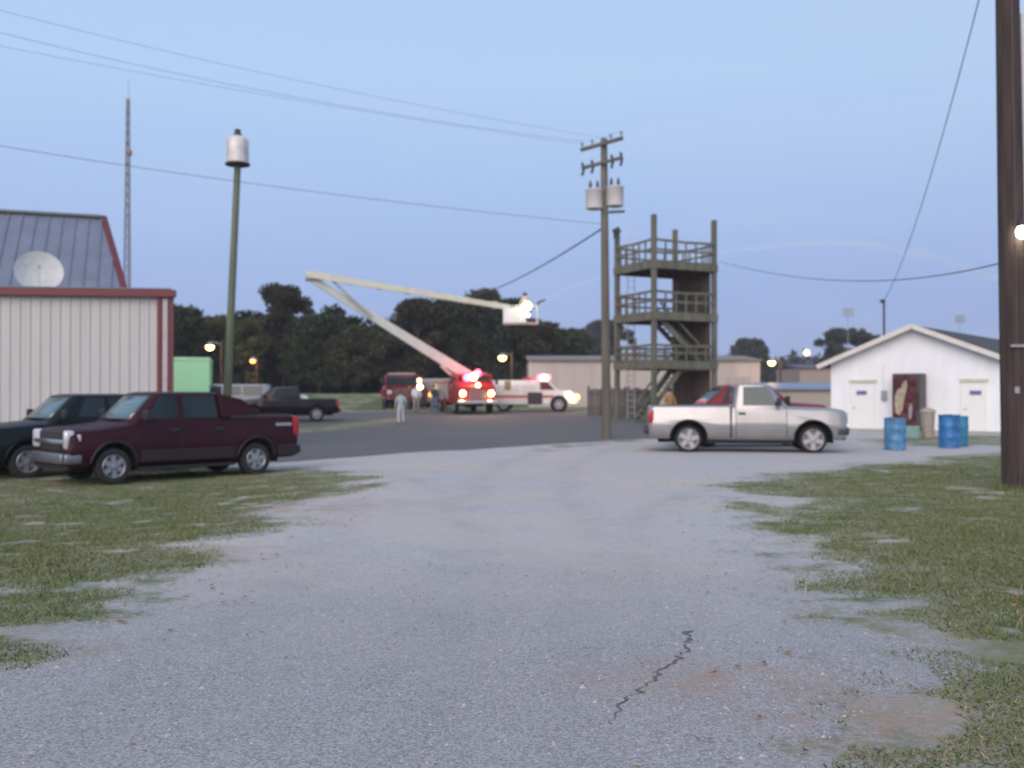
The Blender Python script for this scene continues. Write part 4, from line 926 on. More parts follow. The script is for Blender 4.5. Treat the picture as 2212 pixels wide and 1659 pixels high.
# silver regular cab pickup
SILVER = paint('silver_paint', (.32, .315, .31), .65, .36)
hs = R(-7); rw = G(1487, 977)
sp3 = pickup(5.4, 1.04, -.47, (1.69, -1.67), W=1.0, hood=1.19, belt=1.29, roof=1.88, zb=.35, bedz=1.31, ws=.52, xF=2.58, xR=-2.76, r=.37, rimf=.77, gap=.15, paint=SILVER, glass=TEALGLASS, grillem=BLACK, bump=pm('dark_bumper', (.05, .055, .06), .5, .2), rbump=BLACK, bumpz=.60, face=(.93, .36, .52), spokes=5, barm=BLACK, lip=UNDER,
             rim=pm('pale_rim', (.36, .355, .35), .55, .2), win=[(.76, -.19, .48, -.17, .06, .90)], doors=[(.98, -.38)], tail=(.99, .38))
lo = place(rw, hs, -1.67, -.85)
sil = vehicle('silver_pickup', 'silver regular cab pickup parked broadside on the gravel', 'truck', sp3, lo, hs)
for s_ in (-1, 1):
    mb = MB(); mb.box((-.52, s_ * .982, .84), (.045, .04, .84)); part('cab_gap', mb, UNDER, sil)
    mb = MB(); mb.bbox((.3, s_ * 1.004, .78), (1.3, .012, .05), .004); part('side_moulding', mb, SILVER, sil)

# red sport utility vehicle behind it
REDP = paint('red_paint', (.17, .014, .02), .1, .3)
st4 = [(2.45, .55, 1.0, .84), (2.38, .50, 1.18, .90), (2.2, .46, 1.30, .94), (1.3, .45, 1.36, .95), (1.0, .45, 1.38, .95), (-2.1, .45, 1.22, .95), (-2.38, .48, 1.16, .93), (-2.45, .52, 1.10, .89)]
sp4 = dict(st=st4, ax=(1.5, -1.45), r=.37, gh=dict(xfb=1.25, xft=.55, xrt=-.80, xrb=-1.5, zb=1.32, zr=1.90, wb=.90, wr=.74), bed=None, face=(.84, .26, .48), bumpz=.56, tail=(1.0, .34), paint=REDP, bump=REDP, glass=TEALGLASS,
           win=[(.7, -.25, .45, -.2, .1, .86), (-.32, -1.0, -.30, -.78, .1, .86)], doors=[(1.1, -.25), (-.3, -1.15)])
q = P(1612, 0, 31.4); vehicle('red_suv', 'red vehicle with sloping rear parked behind the silver pickup', 'car', sp4, on(q.x, q.y), R(3))

# dark maroon pickup further off, with the white van behind it
MAR2 = paint('dark_plum_paint', (.010, .004, .006), .2, .3)
sp5 = pickup(5.5, 1.35, -.75, (1.72, -1.60), W=.97, hood=1.12, belt=1.26, roof=1.82, bedz=1.24, paint=MAR2, glass=GLASS, bump=BLACK, rbump=BLACK, grillem=BLACK, win=[(.7, -.02, .5, 0, .1, .86), (-.12, -.62, -.1, -.6, .1, .86)], doors=[(1.2, -.06), (-.1, -.7)])
h5 = R(193); q = G(684, 911); lo = place(q, h5, -1.60, .82)
pk5 = vehicle('plum_pickup', 'dark plum extended cab pickup on the road beyond the maroon truck', 'truck', sp5, lo, h5)
bl = P(652, 858, lo.y + .3); t = thing('white_bundle', 'white wrapped bundle lying in the bed of the plum pickup', 'bundle', (bl.x, bl.y, lo.z + .80), h5)
mb = MB(); mb.sphere((0, 0, .30), .34, 14, (1.2, 1.0, .95)); mb.sphere((.5, .05, .22), .26, 12, (1.3, 1, .8)); mb.sphere((-.3, -.1, .22), .25, 12); part('wrap', mb, WHITE, t, 60)
mb = MB(); mb.tube([(.1, -.4, .1), (.1, -.36, .4), (.1, 0, .63), (.1, .36, .4), (.1, .4, .1)], .02, 6); part('strap', mb, BLACK, t)
st6 = [(2.5, .5, .9, .84), (2.42, .46, 1.0, .9), (2.2, .44, 1.12, .95), (1.6, .42, 1.24, .97), (1.3, .42, 1.28, .97), (-2.3, .42, 1.26, .97), (-2.45, .45, 1.22, .95), (-2.5, .5, 1.15, .92)]
sp6 = dict(st=st6, ax=(1.55, -1.5), r=.36, gh=dict(xfb=1.75, xft=.95, xrt=-2.2, xrb=-2.4, zb=1.24, zr=1.92, wb=.93, wr=.8), bed=None, face=(.84, .24, .45), bumpz=.55, tail=(1.2, .4), paint=paint('white_car_paint', (.26, .27, .30), .1, .35), bump=WHITE,
           win=[(1.1, .35, .85, .38, .1, .86), (.25, -.7, .28, -.68, .1, .86), (-.8, -1.9, -.78, -1.85, .1, .86)], doors=[(1.4, .3), (.25, -.75)])
q = P(498, 0, 56.5); vehicle('white_minivan', 'white minivan mostly hidden behind the plum pickup cab', 'van', sp6, on(q.x, q.y), R(188))

# ------------------------------------------------------------------ fire vehicles
FIRE = paint('fire_red_paint', (.24, .016, .014), .05, .35); FWHITE = paint('fire_white_paint', (.70, .69, .66), .05, .35); BOOMW = pm('boom_white', (.46, .50, .46), .5, .1, .12, 2)
HEADL = em('headlight_glow', (1, .78, .34), 14); REDB = em('red_beacon_glow', (1, .05, .10), 16); HOTB = em('beacon_core', (1, .72, .5), 14); PINKB = em('red_marker_glow', (1, .12, .12), 3.5); AMBB = em('amber_marker_glow', (1, .42, .10), 6); AMB2 = em('pale_amber_glow', (1, .62, .35), 4)
def add_wheels(t, axs, W, r_):
    hub, ty, rm = wheel_meshes(r_, ALLOY, 6)
    for xa in axs:
        for s_ in (-1, 1):
            wh = ob('wheel', hub, t, (xa, s_ * (W - .15), r_), (0, 0, 0 if s_ > 0 else math.pi)); ob('tyre', ty, wh); ob('rim', rm, wh)
def bulb(nm, t, c, r_, m):
    mb = MB(); mb.sphere(c, r_, 12); return part(nm, mb, m, t, 60)
# snorkel (aerial boom) truck, nose toward us
fx = P(1031, 0, 60.2); hh5 = math.atan2(-.97, .26)
bw_ = Vector((math.cos(hh5), math.sin(hh5))); org = Vector((fx.x, fx.y)) - bw_ * 3.6
sn = thing('boom_fire_truck', 'red fire truck with lit headlights and raised folding boom', 'fire truck', on(org.x, org.y), hh5)
mb = MB()                                             # cab with rounded nose: loft along x
pr = [(3.55, .75, 1.25, 1.10), (3.45, .66, 1.62, 1.16), (3.2, .62, 1.75, 1.2), (2.75, .6, 1.82, 1.22), (2.7, .6, 1.85, 1.22)]
for (xa, z0, z1, ww), (xb_, z0b, z1b, wb_) in zip(pr, pr[1:]):
    vs = []
    for x, a0, a1, w2 in ((xa, z0, z1, ww), (xb_, z0b, z1b, wb_)):
        vs += [(x, -w2, a0), (x, -w2, a1 - .12), (x, -w2 + .12, a1), (x, w2 - .12, a1), (x, w2, a1 - .12), (x, w2, a0)]
    mb.add(vs, [(i, (i + 1) % 6, 6 + (i + 1) % 6, 6 + i) for i in range(6)] + ([tuple(range(6))] if xa == 3.55 else []))
mb.bbox((1.95, 0, 1.25), (1.7, 2.44, 1.4), .06); part('hood', mb, FIRE, sn, 35)
mb = MB(); mb.bbox((1.75, 0, 2.12), (1.75, 2.30, .62), .10, 3); part('cab', mb, FIRE, sn, 40)
mb = MB(); mb.bbox((2.62, 0, 2.10), (.05, 1.9, .44), .02); part('windshield', mb, GLASS, sn)
for s_ in (-1, 1):
    mb = MB(); mb.bbox((1.8, s_ * 1.15, 2.1), (1.2, .03, .42), .01); part('side_window', mb, GLASS, sn)
    mb = MB(); mb.bbox((2.75, s_ * 1.42, 1.95), (.08, .2, .36), .03); mb.beam((2.6, s_ * 1.15, 2.0), (2.75, s_ * 1.36, 2.0), .03, .03); part('mirror', mb, BLACK, sn)
    mb = MB(); mb.lathe([(.02, 0), (.17, .02), (.18, .06), (.14, .1), (.01, .11)], 16, (3.5, s_ * .88, 1.22), axis='x'); part('headlight', mb, HEADL, sn, 50)
mb = MB(); mb.bbox((3.56, 0, 1.18), (.06, 1.1, .66), .03); gr = part('grille', mb, pm('red_dark_grille', (.12, .02, .02), .4), sn)
for i in range(6):
    mb = MB(); mb.box((3.6, 0, .92 + i * .1), (.02, 1.0, .03)); part('grille_slat', mb, CHROME, gr)
bulb('nose_light', sn, (3.38, .1, 1.72), .14, HEADL)
mb = MB(); mb.bbox((3.72, 0, .70), (.18, 2.5, .22), .05); part('front_bumper', mb, CHROME, sn)
mb = MB(); mb.bbox((-1.6, 0, 1.35), (4.9, 2.46, 1.35), .05); part('body', mb, FIRE, sn)
for i in range(4):
    for s_ in (-1, 1):
        mb = MB(); mb.bbox((.2 - i * 1.15, s_ * 1.235, 1.35), (1.0, .03, 1.0), .01); part('locker_door', mb, pm('grey_shutter', (.38, .38, .38), .45, .4), sn)
add_wheels(sn, (2.3, -2.2), 1.22, .5)
mb = MB(); mb.box((-.4, 0, .55), (6.6, 1.0, .25)); part('chassis', mb, UNDER, sn)
inv = (Matrix.Translation(on(org.x, org.y)) @ Matrix.Rotation(hh5, 4, 'Z')).inverted()
def sl3(v): return inv @ v
tt = sl3(P(1003, 812, 63.2)); mb = MB(); mb.lathe([(.75, 1.98), (.75, 2.2), (.45, 2.3), (.42, tt.z - .1)], 20, (tt.x, tt.y, 0)); part('turntable', mb, BOOMW, sn, 40)
bA, bE, bB = sl3(P(1012, 812, 63)), sl3(P(672, 602, 61.5)), sl3(P(1100, 664, 60))
bE2 = sl3(P(668, 592, 61.2))
mb = MB(); tbeam(mb, bA, bE, .62, .66, .38, .40); part('lower_boom', mb, BOOMW, sn)
mb = MB(); tbeam(mb, bE2, bB, .34, .42, .30, .30); ub_ = part('upper_boom', mb, pm('boom_cream', (.46, .46, .38), .5, .1, .12, 2), sn)
mb = MB(); mb.lathe([(.1, -.32), (.30, -.3), (.30, .3), (.1, .32)], 18, (0, 0, 0), axis='y'); q = (bE + bE2) / 2
hx = (bB - bE2).normalized(); mb.v = [tuple(Vector(v) + q) for v in mb.v]; part('elbow', mb, BOOMW, sn, 40)
mb = MB(); tbeam(mb, sl3(P(708, 597, 61.0)), sl3(P(800, 682, 61.6)), .10, .12, .14, .16); part('folding_ram', mb, STEEL, sn)
mb = MB(); tbeam(mb, sl3(P(952, 790, 62.6)), sl3(P(993, 826, 63)), .14, .14, .2, .2); part('lift_ram', mb, BOOMW, sn)
for i in range(7):
    t_ = (i + .5) / 7; p = bE2.lerp(bB, t_); mb = MB(); mb.box(p, (.03, .38, .46), Matrix.Identity(3)); part('boom_clamp', mb, STEEL, ub_)
pl = sl3(P(1125, 700, 60)); wx = (bB - bE2); wx.z = 0; wx.normalize()                    # platform
pw = Vector((-wx.y, wx.x, 0)); Rm = Matrix((wx, pw, Vector((0, 0, 1)))).transposed()
mb = MB(); mb.box(pl + Vector((0, 0, .03)), (2.1, 1.3, .08), Rm); part('platform_floor', mb, STEEL, sn)
for s_ in (-1, 1):
    mb = MB(); mb.box(pl - wx * .3 + pw * s_ * .63 + Vector((0, 0, .5)), (1.3, .04, .9), Rm); part('platform_panel', mb, FWHITE, sn)
mb = MB(); mb.box(pl - wx * .98 + Vector((0, 0, .5)), (.05, 1.2, .9), Rm); part('platform_panel', mb, FWHITE, sn)
for s_ in (-1, 1):
    mb = MB()
    mb.tube([pl + wx * 1.02 + pw * s_ * .63 + Vector((0, 0, 0)), pl + wx * 1.02 + pw * s_ * .63 + Vector((0, 0, 1.05)), pl - wx * 1.0 + pw * s_ * .63 + Vector((0, 0, 1.05))], .03, 6)
    part('platform_rail', mb, FWHITE, sn)
mb = MB(); mb.tube([pl - wx * .9 + Vector((0, 0, .6)), bB], .16, 8); part('platform_link', mb, BOOMW, sn)
q = sl3(P(1138, 661, 59.2)); bulb('work_light', sn, q, .26, FLOODW); bulb('work_light', sn, sl3(P(1141, 681, 59.3)), .13, em('work_light_dim', (1, .95, .6), 3))
mb = MB(); mb.tube([pl + wx * .8 + Vector((0, 0, 1.0)), pl + wx * 1.15 + Vector((0, 0, 1.35)), pl + wx * 1.5 + Vector((0, 0, 1.45))], [.08, .07, .05], 8); part('water_monitor', mb, DKSTEEL, sn)
point('work_glow', q + Vector((.1, -.2, .35)), (1, .95, .7), 30, .2, sn)
q = sl3(P(1023, 814, 60.6)); bulb('beacon', sn, q, .23, HOTB); bulb('beacon', sn, sl3(P(1009, 816, 61.0)), .24, REDB); bulb('beacon', sn, sl3(P(1032, 806, 61.2)), .22, REDB)
mb = MB(); mb.bbox((1.9, 0, 2.47), (.35, 1.9, .10), .03); part('light_bar', mb, STEEL, sn)
point('beacon_glow', q + Vector((.0, 0, .45)), (1, .08, .12), 230, .2, sn)
for s_ in (-1, 1): point('headlight_spill', (4.3, s_ * .88, 1.1), (1, .62, .25), 45, .15, sn)

# white rescue truck behind, nose to the right
rq = P(1160, 0, 66); rt = thing('rescue_truck', 'white rescue truck with red side stripe and glowing roof beacon', 'fire truck', on(rq.x, rq.y), R(-4))
def rx(xd): return (xd - 1160) / F * 66
HT = 2.05
mb = MB(); mb.bbox(((rx(1062) + rx(1163)) / 2, 0, .45 + (HT - .45) / 2), (rx(1163) - rx(1062), 2.2, HT - .45), .06); part('body', mb, FWHITE, rt, 40)
mb = MB(); sidep = [(rx(1163), .5), (rx(1163), HT), (rx(1186), HT - .02), (rx(1207), 1.42), (rx(1232), 1.36), (rx(1243), 1.22), (rx(1246), .55)]
vs = [(x, -1.0, z) for x, z in sidep] + [(x, 1.0, z) for x, z in sidep]; k = len(sidep)
mb.add(vs, [tuple(range(k)), tuple(range(k, 2 * k))[::-1]] + [(i, (i + 1) % k, k + (i + 1) % k, k + i) for i in range(k)]); part('cab', mb, FWHITE, rt, 30)
mb = MB(); mb.panel([(rx(1168), -1.012, 1.42), (rx(1199), -1.012, 1.42), (rx(1184), -1.012, 1.92), (rx(1168), -1.012, 1.92)], .006); part('side_window', mb, pm('pinkish_glass', (.14, .03, .035), .15), rt)
mb = MB(); mb.panel([(rx(1189), -.9, 1.95), (rx(1206), -.9, 1.45), (rx(1206), .9, 1.45), (rx(1189), .9, 1.95)], -.012); part('windshield', mb, GLASS, rt)
mb = MB(); mb.box((rx(1112), -1.105, .98), (rx(1163) - rx(1062) - .1, .02, .18)); part('side_stripe', mb, pm('red_stripe', (.45, .09, .04), .5), rt)
mb = MB(); mb.box((rx(1180), -1.005, .98), (rx(1196) - rx(1163), .02, .18)); part('side_stripe', mb, pm('red_stripe_b', (.45, .09, .04), .5), rt)
mb = MB(); mb.bbox((rx(1157), -1.12, .86), (.95, .06, .8), .03); part('open_locker', mb, pm('dark_locker', (.05, .04, .045), .8), rt)
mb = MB(); mb.box((rx(1099), -1.108, 1.7), (.42, .02, .62)); part('yellow_panel', mb, pm('mustard_panel', (.34, .25, .08), .5), rt)
for i in range(3):
    mb = MB(); mb.bbox((rx(1078) + i * 1.0, -1.108, 1.45), (.9, .02, .55), .006); part('locker_door', mb, pm('grey_white_shutter', (.55, .54, .52), .4, .2), rt)
add_wheels(rt, (rx(1208), rx(1090)), 1.08, .47)
mb = MB(); mb.lathe([(.58, -.012), (.58, .02)], 24, (rx(1208), -1.0, .5), axis='y'); part('wheel_well', mb, UNDER, rt)
mb = MB(); mb.bbox((rx(1249), 0, .55), (.14, 2.0, .22), .04); part('front_bumper', mb, CHROME, rt)
bulb('beacon', rt, (rx(1176), -.5, HT + .12), .24, HOTB); bulb('beacon', rt, (rx(1168), -.4, HT + .16), .22, REDB); bulb('beacon', rt, (rx(1184), -.3, HT + .2), .18, REDB)
bulb('headlight', rt, (rx(1229), -1.0, 1.08), .19, HEADL); bulb('headlight', rt, (rx(1238), -.98, .78), .18, FLOODB); bulb('turn_signal', rt, (rx(1246), -.9, .95), .18, AMBB)
mb = MB(); mb.bbox((rx(1140), 0, HT + .1), (.7, 1.6, .16), .04); part('light_bar', mb, REDLENS, rt)
point('beacon_glow', (rx(1176), -.9, HT + .5), (1, .2, .22), 160, .2, rt); point('headlight_spill', (rx(1262), -.9, .9), (1, .55, .2), 40, .15, rt)

# red fire engine at left, nose toward us
FIRE2 = paint('dull_fire_red', (.10, .010, .013), .05, .45)
eq = P(868, 0, 70.5); en = thing('red_fire_engine', 'red fire engine with amber roof lights behind the standing people', 'fire truck', on(eq.x, eq.y), R(-84))
mb = MB(); mb.bbox((-2.6, 0, 1.3), (5.6, 2.44, 1.7), .06); part('body', mb, FIRE2, en)
mb = MB(); mb.bbox((.95, 0, 1.42), (1.9, 2.46, 1.75), .14, 3); part('cab', mb, FIRE2, en, 40)
mb = MB(); mb.bbox((1.90, 0, 1.85), (.05, 2.1, .6), .03); part('windshield', mb, GLASS, en)
mb = MB(); mb.bbox((1.91, 0, 1.05), (.05, 1.1, .5), .03); part('grille', mb, pm('chrome_grille', (.12, .08, .08), .4, .3), en)
for s_ in (-1, 1):
    mb = MB(); mb.bbox((1.92, s_ * .88, 1.05), (.05, .42, .3), .02); part('headlight', mb, LENS, en)
    mb = MB(); mb.bbox((1.0, s_ * 1.24, 1.8), (1.0, .03, .5), .02); part('side_window', mb, GLASS, en)
    mb = MB(); mb.bbox((1.9, s_ * 1.38, 1.9), (.08, .16, .4), .03); part('mirror', mb, BLACK, en)
mb = MB(); mb.bbox((2.05, 0, .62), (.3, 2.44, .26), .05); part('front_bumper', mb, pm('dull_red_bumper', (.12, .02, .02), .5), en)
add_wheels(en, (.9, -3.6), 1.22, .5)
mb = MB(); mb.bbox((1.2, 0, 2.34), (.35, 1.9, .12), .03); part('light_bar', mb, STEEL, en)
ie = (Matrix.Translation(on(eq.x, eq.y)) @ Matrix.Rotation(R(-84), 4, 'Z')).inverted()
bulb('roof_light', en, ie @ P(850, 820, 68.7), .17, AMBB); bulb('roof_light', en, ie @ P(906, 822, 68.7), .17, AMB2); bulb('roof_light', en, ie @ P(907, 836, 68.3), .20, HEADL)
mb = MB(); a_ = ie @ P(907, 836, 68.5); mb.tube([a_, (1.5, a_.y * .9, a_.z - .1)], .04, 6); part('lamp_bracket', mb, STEEL, en)
point('roof_glow', (2.6, .3, 2.3), (1, .3, .2), 22, .2, en)
# grey panel van between
vq = P(950, 0, 73); vn = thing('grey_panel_van', 'dull grey panel van between the red engine and the boom truck', 'van', on(vq.x, vq.y), R(-6))
mb = MB(); mb.bbox((0, 0, 1.25), (3.6, 2.0, 1.75), .10, 3); part('body', mb, pm('dull_grey_paint', (.26, .26, .26), .5), vn, 40)
mb = MB(); sidep = [(1.75, .5), (1.75, 2.1), (2.1, 2.05), (2.6, 1.35), (3.0, 1.2), (3.05, .5)]; vs = [(x, -.97, z) for x, z in sidep] + [(x, .97, z) for x, z in sidep]; k = len(sidep)
mb.add(vs, [tuple(range(k)), tuple(range(k, 2 * k))[::-1]] + [(i, (i + 1) % k, k + (i + 1) % k, k + i) for i in range(k)]); part('cab', mb, pm('dull_grey_paint_b', (.26, .26, .26), .5), vn, 30)
mb = MB(); mb.panel([(1.8, -.98, 1.4), (2.5, -.98, 1.4), (2.15, -.98, 1.95), (1.8, -.98, 1.95)], .005); part('side_window', mb, GLASS, vn)
mb = MB(); mb.bbox((-.2, -1.01, 1.3), (1.3, .02, 1.3), .006); part('sliding_door', mb, pm('dull_grey_paint_c', (.24, .24, .24), .5), vn)
add_wheels(vn, (2.2, -1.2), .98, .36)
iv = (Matrix.Translation(on(vq.x, vq.y)) @ Matrix.Rotation(R(-6), 4, 'Z')).inverted()
bulb('marker_light', vn, iv @ P(931, 853, 71.7), .17, AMBB); bulb('marker_light', vn, iv @ P(978, 853, 71.8), .17, PINKB)
mb = MB(); mb.box((0.2, -1.06, 1.5), (2.6, .12, .06)); part('light_rail', mb, STEEL, vn)

# jet of water from the platform
jp = []; jr = []
keys = [(1168, 649, 60), (1230, 622, 61.5), (1310, 595, 63), (1430, 567, 65.5), (1560, 546, 68), (1680, 529, 70.5), (1780, 524, 72.5), (1880, 528, 74.5), (1980, 545, 76.5), (2070, 572, 78.5), (2150, 605, 80)]
for i in range(len(keys) - 1):
    for s_ in range(4):
        t_ = s_ / 4; a, b = keys[i], keys[i + 1]; jp.append(P(*[a[k] + (b[k] - a[k]) * t_ for k in range(3)]))
jp.append(P(*keys[-1])); nj = len(jp); jr = [.06 + .38 * (i / nj) ** 1.1 + random.uniform(-.02, .03) for i in range(nj)]
wm = bpy.data.materials.new('water_spray'); wm.use_nodes = True; N, L = wm.node_tree.nodes, wm.node_tree.links; b = N['Principled BSDF']
b.inputs['Base Color'].default_value = (.85, .86, .88, 1); b.inputs['Roughness'].default_value = .9
tcn = N.new('ShaderNodeTexCoord'); nzn = N.new('ShaderNodeTexNoise'); nzn.inputs['Scale'].default_value = .7; nzn.inputs['Detail'].default_value = 6; L.new(tcn.outputs['Object'], nzn.inputs['Vector'])
mrn = N.new('ShaderNodeMapRange'); mrn.inputs['From Min'].default_value = .2; mrn.inputs['From Max'].default_value = .8; mrn.inputs['To Min'].default_value = .0; mrn.inputs['To Max'].default_value = .16
L.new(nzn.outputs['Fac'], mrn.inputs['Value']); L.new(mrn.outputs[0], b.inputs['Alpha'])
mb = MB(); mb.tube(jp, jr, 10, cap=False); o = ob('water_jet', mesh('water_jet', mb, wm, 80)); tag(o, 'faint arc of sprayed water curving over the right side of the sky', 'water jet')

# ------------------------------------------------------------------ people
def person(label, loc, rz, shirt, pants, h=1.75, hair=(.03, .02, .015), hat=None, armbend=0, stride=.06, group='people by the fire trucks'):
    t = thing('person', label, 'person', loc, rz, group)
    J = []; E_ = []; Rr = []
    def v(p, r_, par=None):
        J.append(p); Rr.append(r_ if hasattr(r_, '__len__') else (r_, r_))
        if par is not None: E_.append((par, len(J) - 1))
        return len(J) - 1
    pel = v((0, 0, .96), (.15, .12)); sp_ = v((0, .01, 1.14), (.135, .11), pel); ch = v((0, 0, 1.36), (.165, .12), sp_); nk = v((0, .01, 1.50), .058, ch); h0 = v((0, .03, 1.58), (.07, .085), nk); v((0, .02, 1.69), (.072, .09), h0)
    v((0, .125, 1.60), .014, h0)          # nose
    for s_ in (-1, 1):
        shd = v((s_ * .19, 0, 1.41), .068, ch); el = v((s_ * .25, -.02 + armbend * .1, 1.14), .048, shd); wr_ = v((s_ * (.26 - armbend * .1), .08 + armbend * .2, .90 + armbend * .2), .034, el)
        pa = v((s_ * (.26 - armbend * .1), .10 + armbend * .26, .83 + armbend * .21), (.04, .022), wr_)
        for q in range(4): f1 = v((J[pa][0], J[pa][1] - .03 + q * .02, J[pa][2] - .06 - .008 * (q in (1, 2))), .009, pa); v((J[f1][0], J[f1][1] + .012, J[f1][2] - .04), .008, f1)
        v((J[pa][0] - s_ * .01, J[pa][1] + .05, J[pa][2] - .02), .01, pa)
        hip = v((s_ * .10, 0, .90), .095, pel); kn = v((s_ * .115, stride * s_ * .5 + .02, .50), .065, hip); an = v((s_ * .12, stride * s_ - .02, .10), .045, kn); v((s_ * .135, stride * s_ + .13, .045), .04, an)
    me = bpy.data.meshes.new('body'); me.from_pydata(J, E_, []); o = ob('body', me, t)
    sk = o.modifiers.new('skin', 'SKIN'); lay = me.skin_vertices[0].data
    for i, r_ in enumerate(Rr): lay[i].radius = r_; lay[i].use_root = (i == 0)
    su = o.modifiers.new('sub', 'SUBSURF'); su.levels = 1; su.render_levels = 1
    bpy.context.view_layer.update(); join_mod(o); me = o.data
    for m in (shirt, pants, SKIN, BLACK): me.materials.append(m)
    mi = []
    for p in me.polygons:
        c_ = p.center; mi.append(3 if c_.z < .11 else 2 if (c_.z > 1.49 or (abs(c_.x) > .15 and c_.z < .90 + armbend * .2 and c_.z > .6 and abs(c_.x) > .19)) else 1 if c_.z < .97 and abs(c_.x) < .21 else 0)
    me.polygons.foreach_set('material_index', mi); me.polygons.foreach_set('use_smooth', [True] * len(mi)); o.scale = (h / 1.77 * 1.12, h / 1.77 * 1.1, h / 1.77)
    mb = MB(); mb.sphere((0, .005, 1.67), .098, 12, (.85, 1.05, 1.0)); mb.v = [(x, y - (.02 if z < 1.66 else 0), max(z, 1.63)) for x, y, z in mb.v]
    q = part('hair', mb, pm('hair', hair, .7), t, 60); q.scale = o.scale
    if hat:
        mb = MB(); mb.lathe([(.17, 1.68), (.155, 1.70), (.12, 1.71), (.115, 1.78), (.07, 1.84), (.01, 1.86)], 16); mb.v = [(x * .95, y * 1.2 - .01, z) for x, y, z in mb.v]; q = part('helmet', mb, hat, t, 45); q.scale = o.scale
    return t
def cloth(nm, c): return pm(nm, c, .9, 0, .2, 12)
q = G(866, 917); person('person in pale teal shirt and light trousers standing nearest on the road', on(q.x, q.y), R(20), cloth('pale_teal_cloth', (.34, .42, .40)), cloth('light_grey_cloth', (.46, .48, .52)), 1.72)
q = P(899, 0, 64.5); person('person in white shirt standing before the red engine', on(q.x, q.y), R(-160), cloth('white_cloth', (.62, .66, .72)), cloth('stone_cloth', (.34, .34, .30)), 1.78, armbend=.6)
q = P(938, 0, 65); person('person in dark jacket and blue jeans near the grey van', on(q.x, q.y), R(150), cloth('black_cloth', (.03, .04, .055)), cloth('denim', (.10, .16, .32)), 1.74)
q = P(829, 0, 66.5); person('person in red shirt at the left end of the group', on(q.x, q.y), R(-120), cloth('red_cloth', (.26, .02, .03)), cloth('dark_denim', (.05, .05, .07)), 1.75, armbend=.3)
q = P(884, 0, 67); person('person in brown coat between the white shirt and the engine', on(q.x, q.y), R(-100), cloth('brown_coat', (.20, .09, .05)), cloth('brown_trousers', (.10, .07, .05)), 1.76, armbend=.5)
q = P(916, 0, 67.4); person('person in dark red top just right of the white shirt', on(q.x, q.y), R(160), cloth('dark_red_top', (.14, .02, .025)), cloth('black_trousers', (.03, .03, .035)), 1.74, armbend=.2)
q = P(962, 0, 63.5); person('person in mauve shirt beside the boom truck fender', on(q.x, q.y), R(100), cloth('mauve_cloth', (.26, .16, .19)), cloth('dark_red_cloth', (.10, .03, .03)), 1.7, armbend=.5)
q = P(1447, 0, 50.6); person('person in tan turnout gear at the foot of the tower', on(q.x, q.y), R(200), cloth('tan_gear', (.30, .17, .06)), cloth('tan_gear_trousers', (.27, .17, .07)), 1.80, hat=BLACK, armbend=.5, group=None)
pw_ = (Matrix.Translation(on(org.x, org.y)) @ Matrix.Rotation(hh5, 4, 'Z')) @ (pl + wx * .25 + Vector((0, 0, .07)))
person('person in helmet standing in the raised boom platform', pw_, R(170), cloth('mustard_coat', (.28, .24, .12)), cloth('dark_trousers', (.05, .05, .055)), 1.76, hat=BLACK, armbend=.7, group=None)

# ------------------------------------------------------------------ trees
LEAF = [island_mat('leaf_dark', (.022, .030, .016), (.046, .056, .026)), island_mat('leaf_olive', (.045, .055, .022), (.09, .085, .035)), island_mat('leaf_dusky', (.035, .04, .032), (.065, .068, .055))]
BARK = pm('bark', (.05, .04, .032), .9, 0, .3, 6, .4)
def leaf_tris(cent, rad, cnt, size):
    tot = []
    for c_, r_, k in zip(cent, rad, cnt):
        p = np.random.normal(0, 1, (k, 3)); p /= np.linalg.norm(p, axis=1)[:, None]; p *= (np.random.rand(k) ** .45)[:, None] * r_; p[:, 2] *= .75; p += np.array(c_)
        d1 = np.random.normal(0, 1, (k, 3)); d2 = np.random.normal(0, 1, (k, 3)); d1 /= np.linalg.norm(d1, axis=1)[:, None]; d2 /= np.linalg.norm(d2, axis=1)[:, None]
        s_ = (size * np.random.uniform(.6, 1.3, k))[:, None]; tot.append(np.stack([p - d1 * s_ * .5, p + d1 * s_ * .5, p + d2 * s_], 1))
    return np.concatenate(tot)
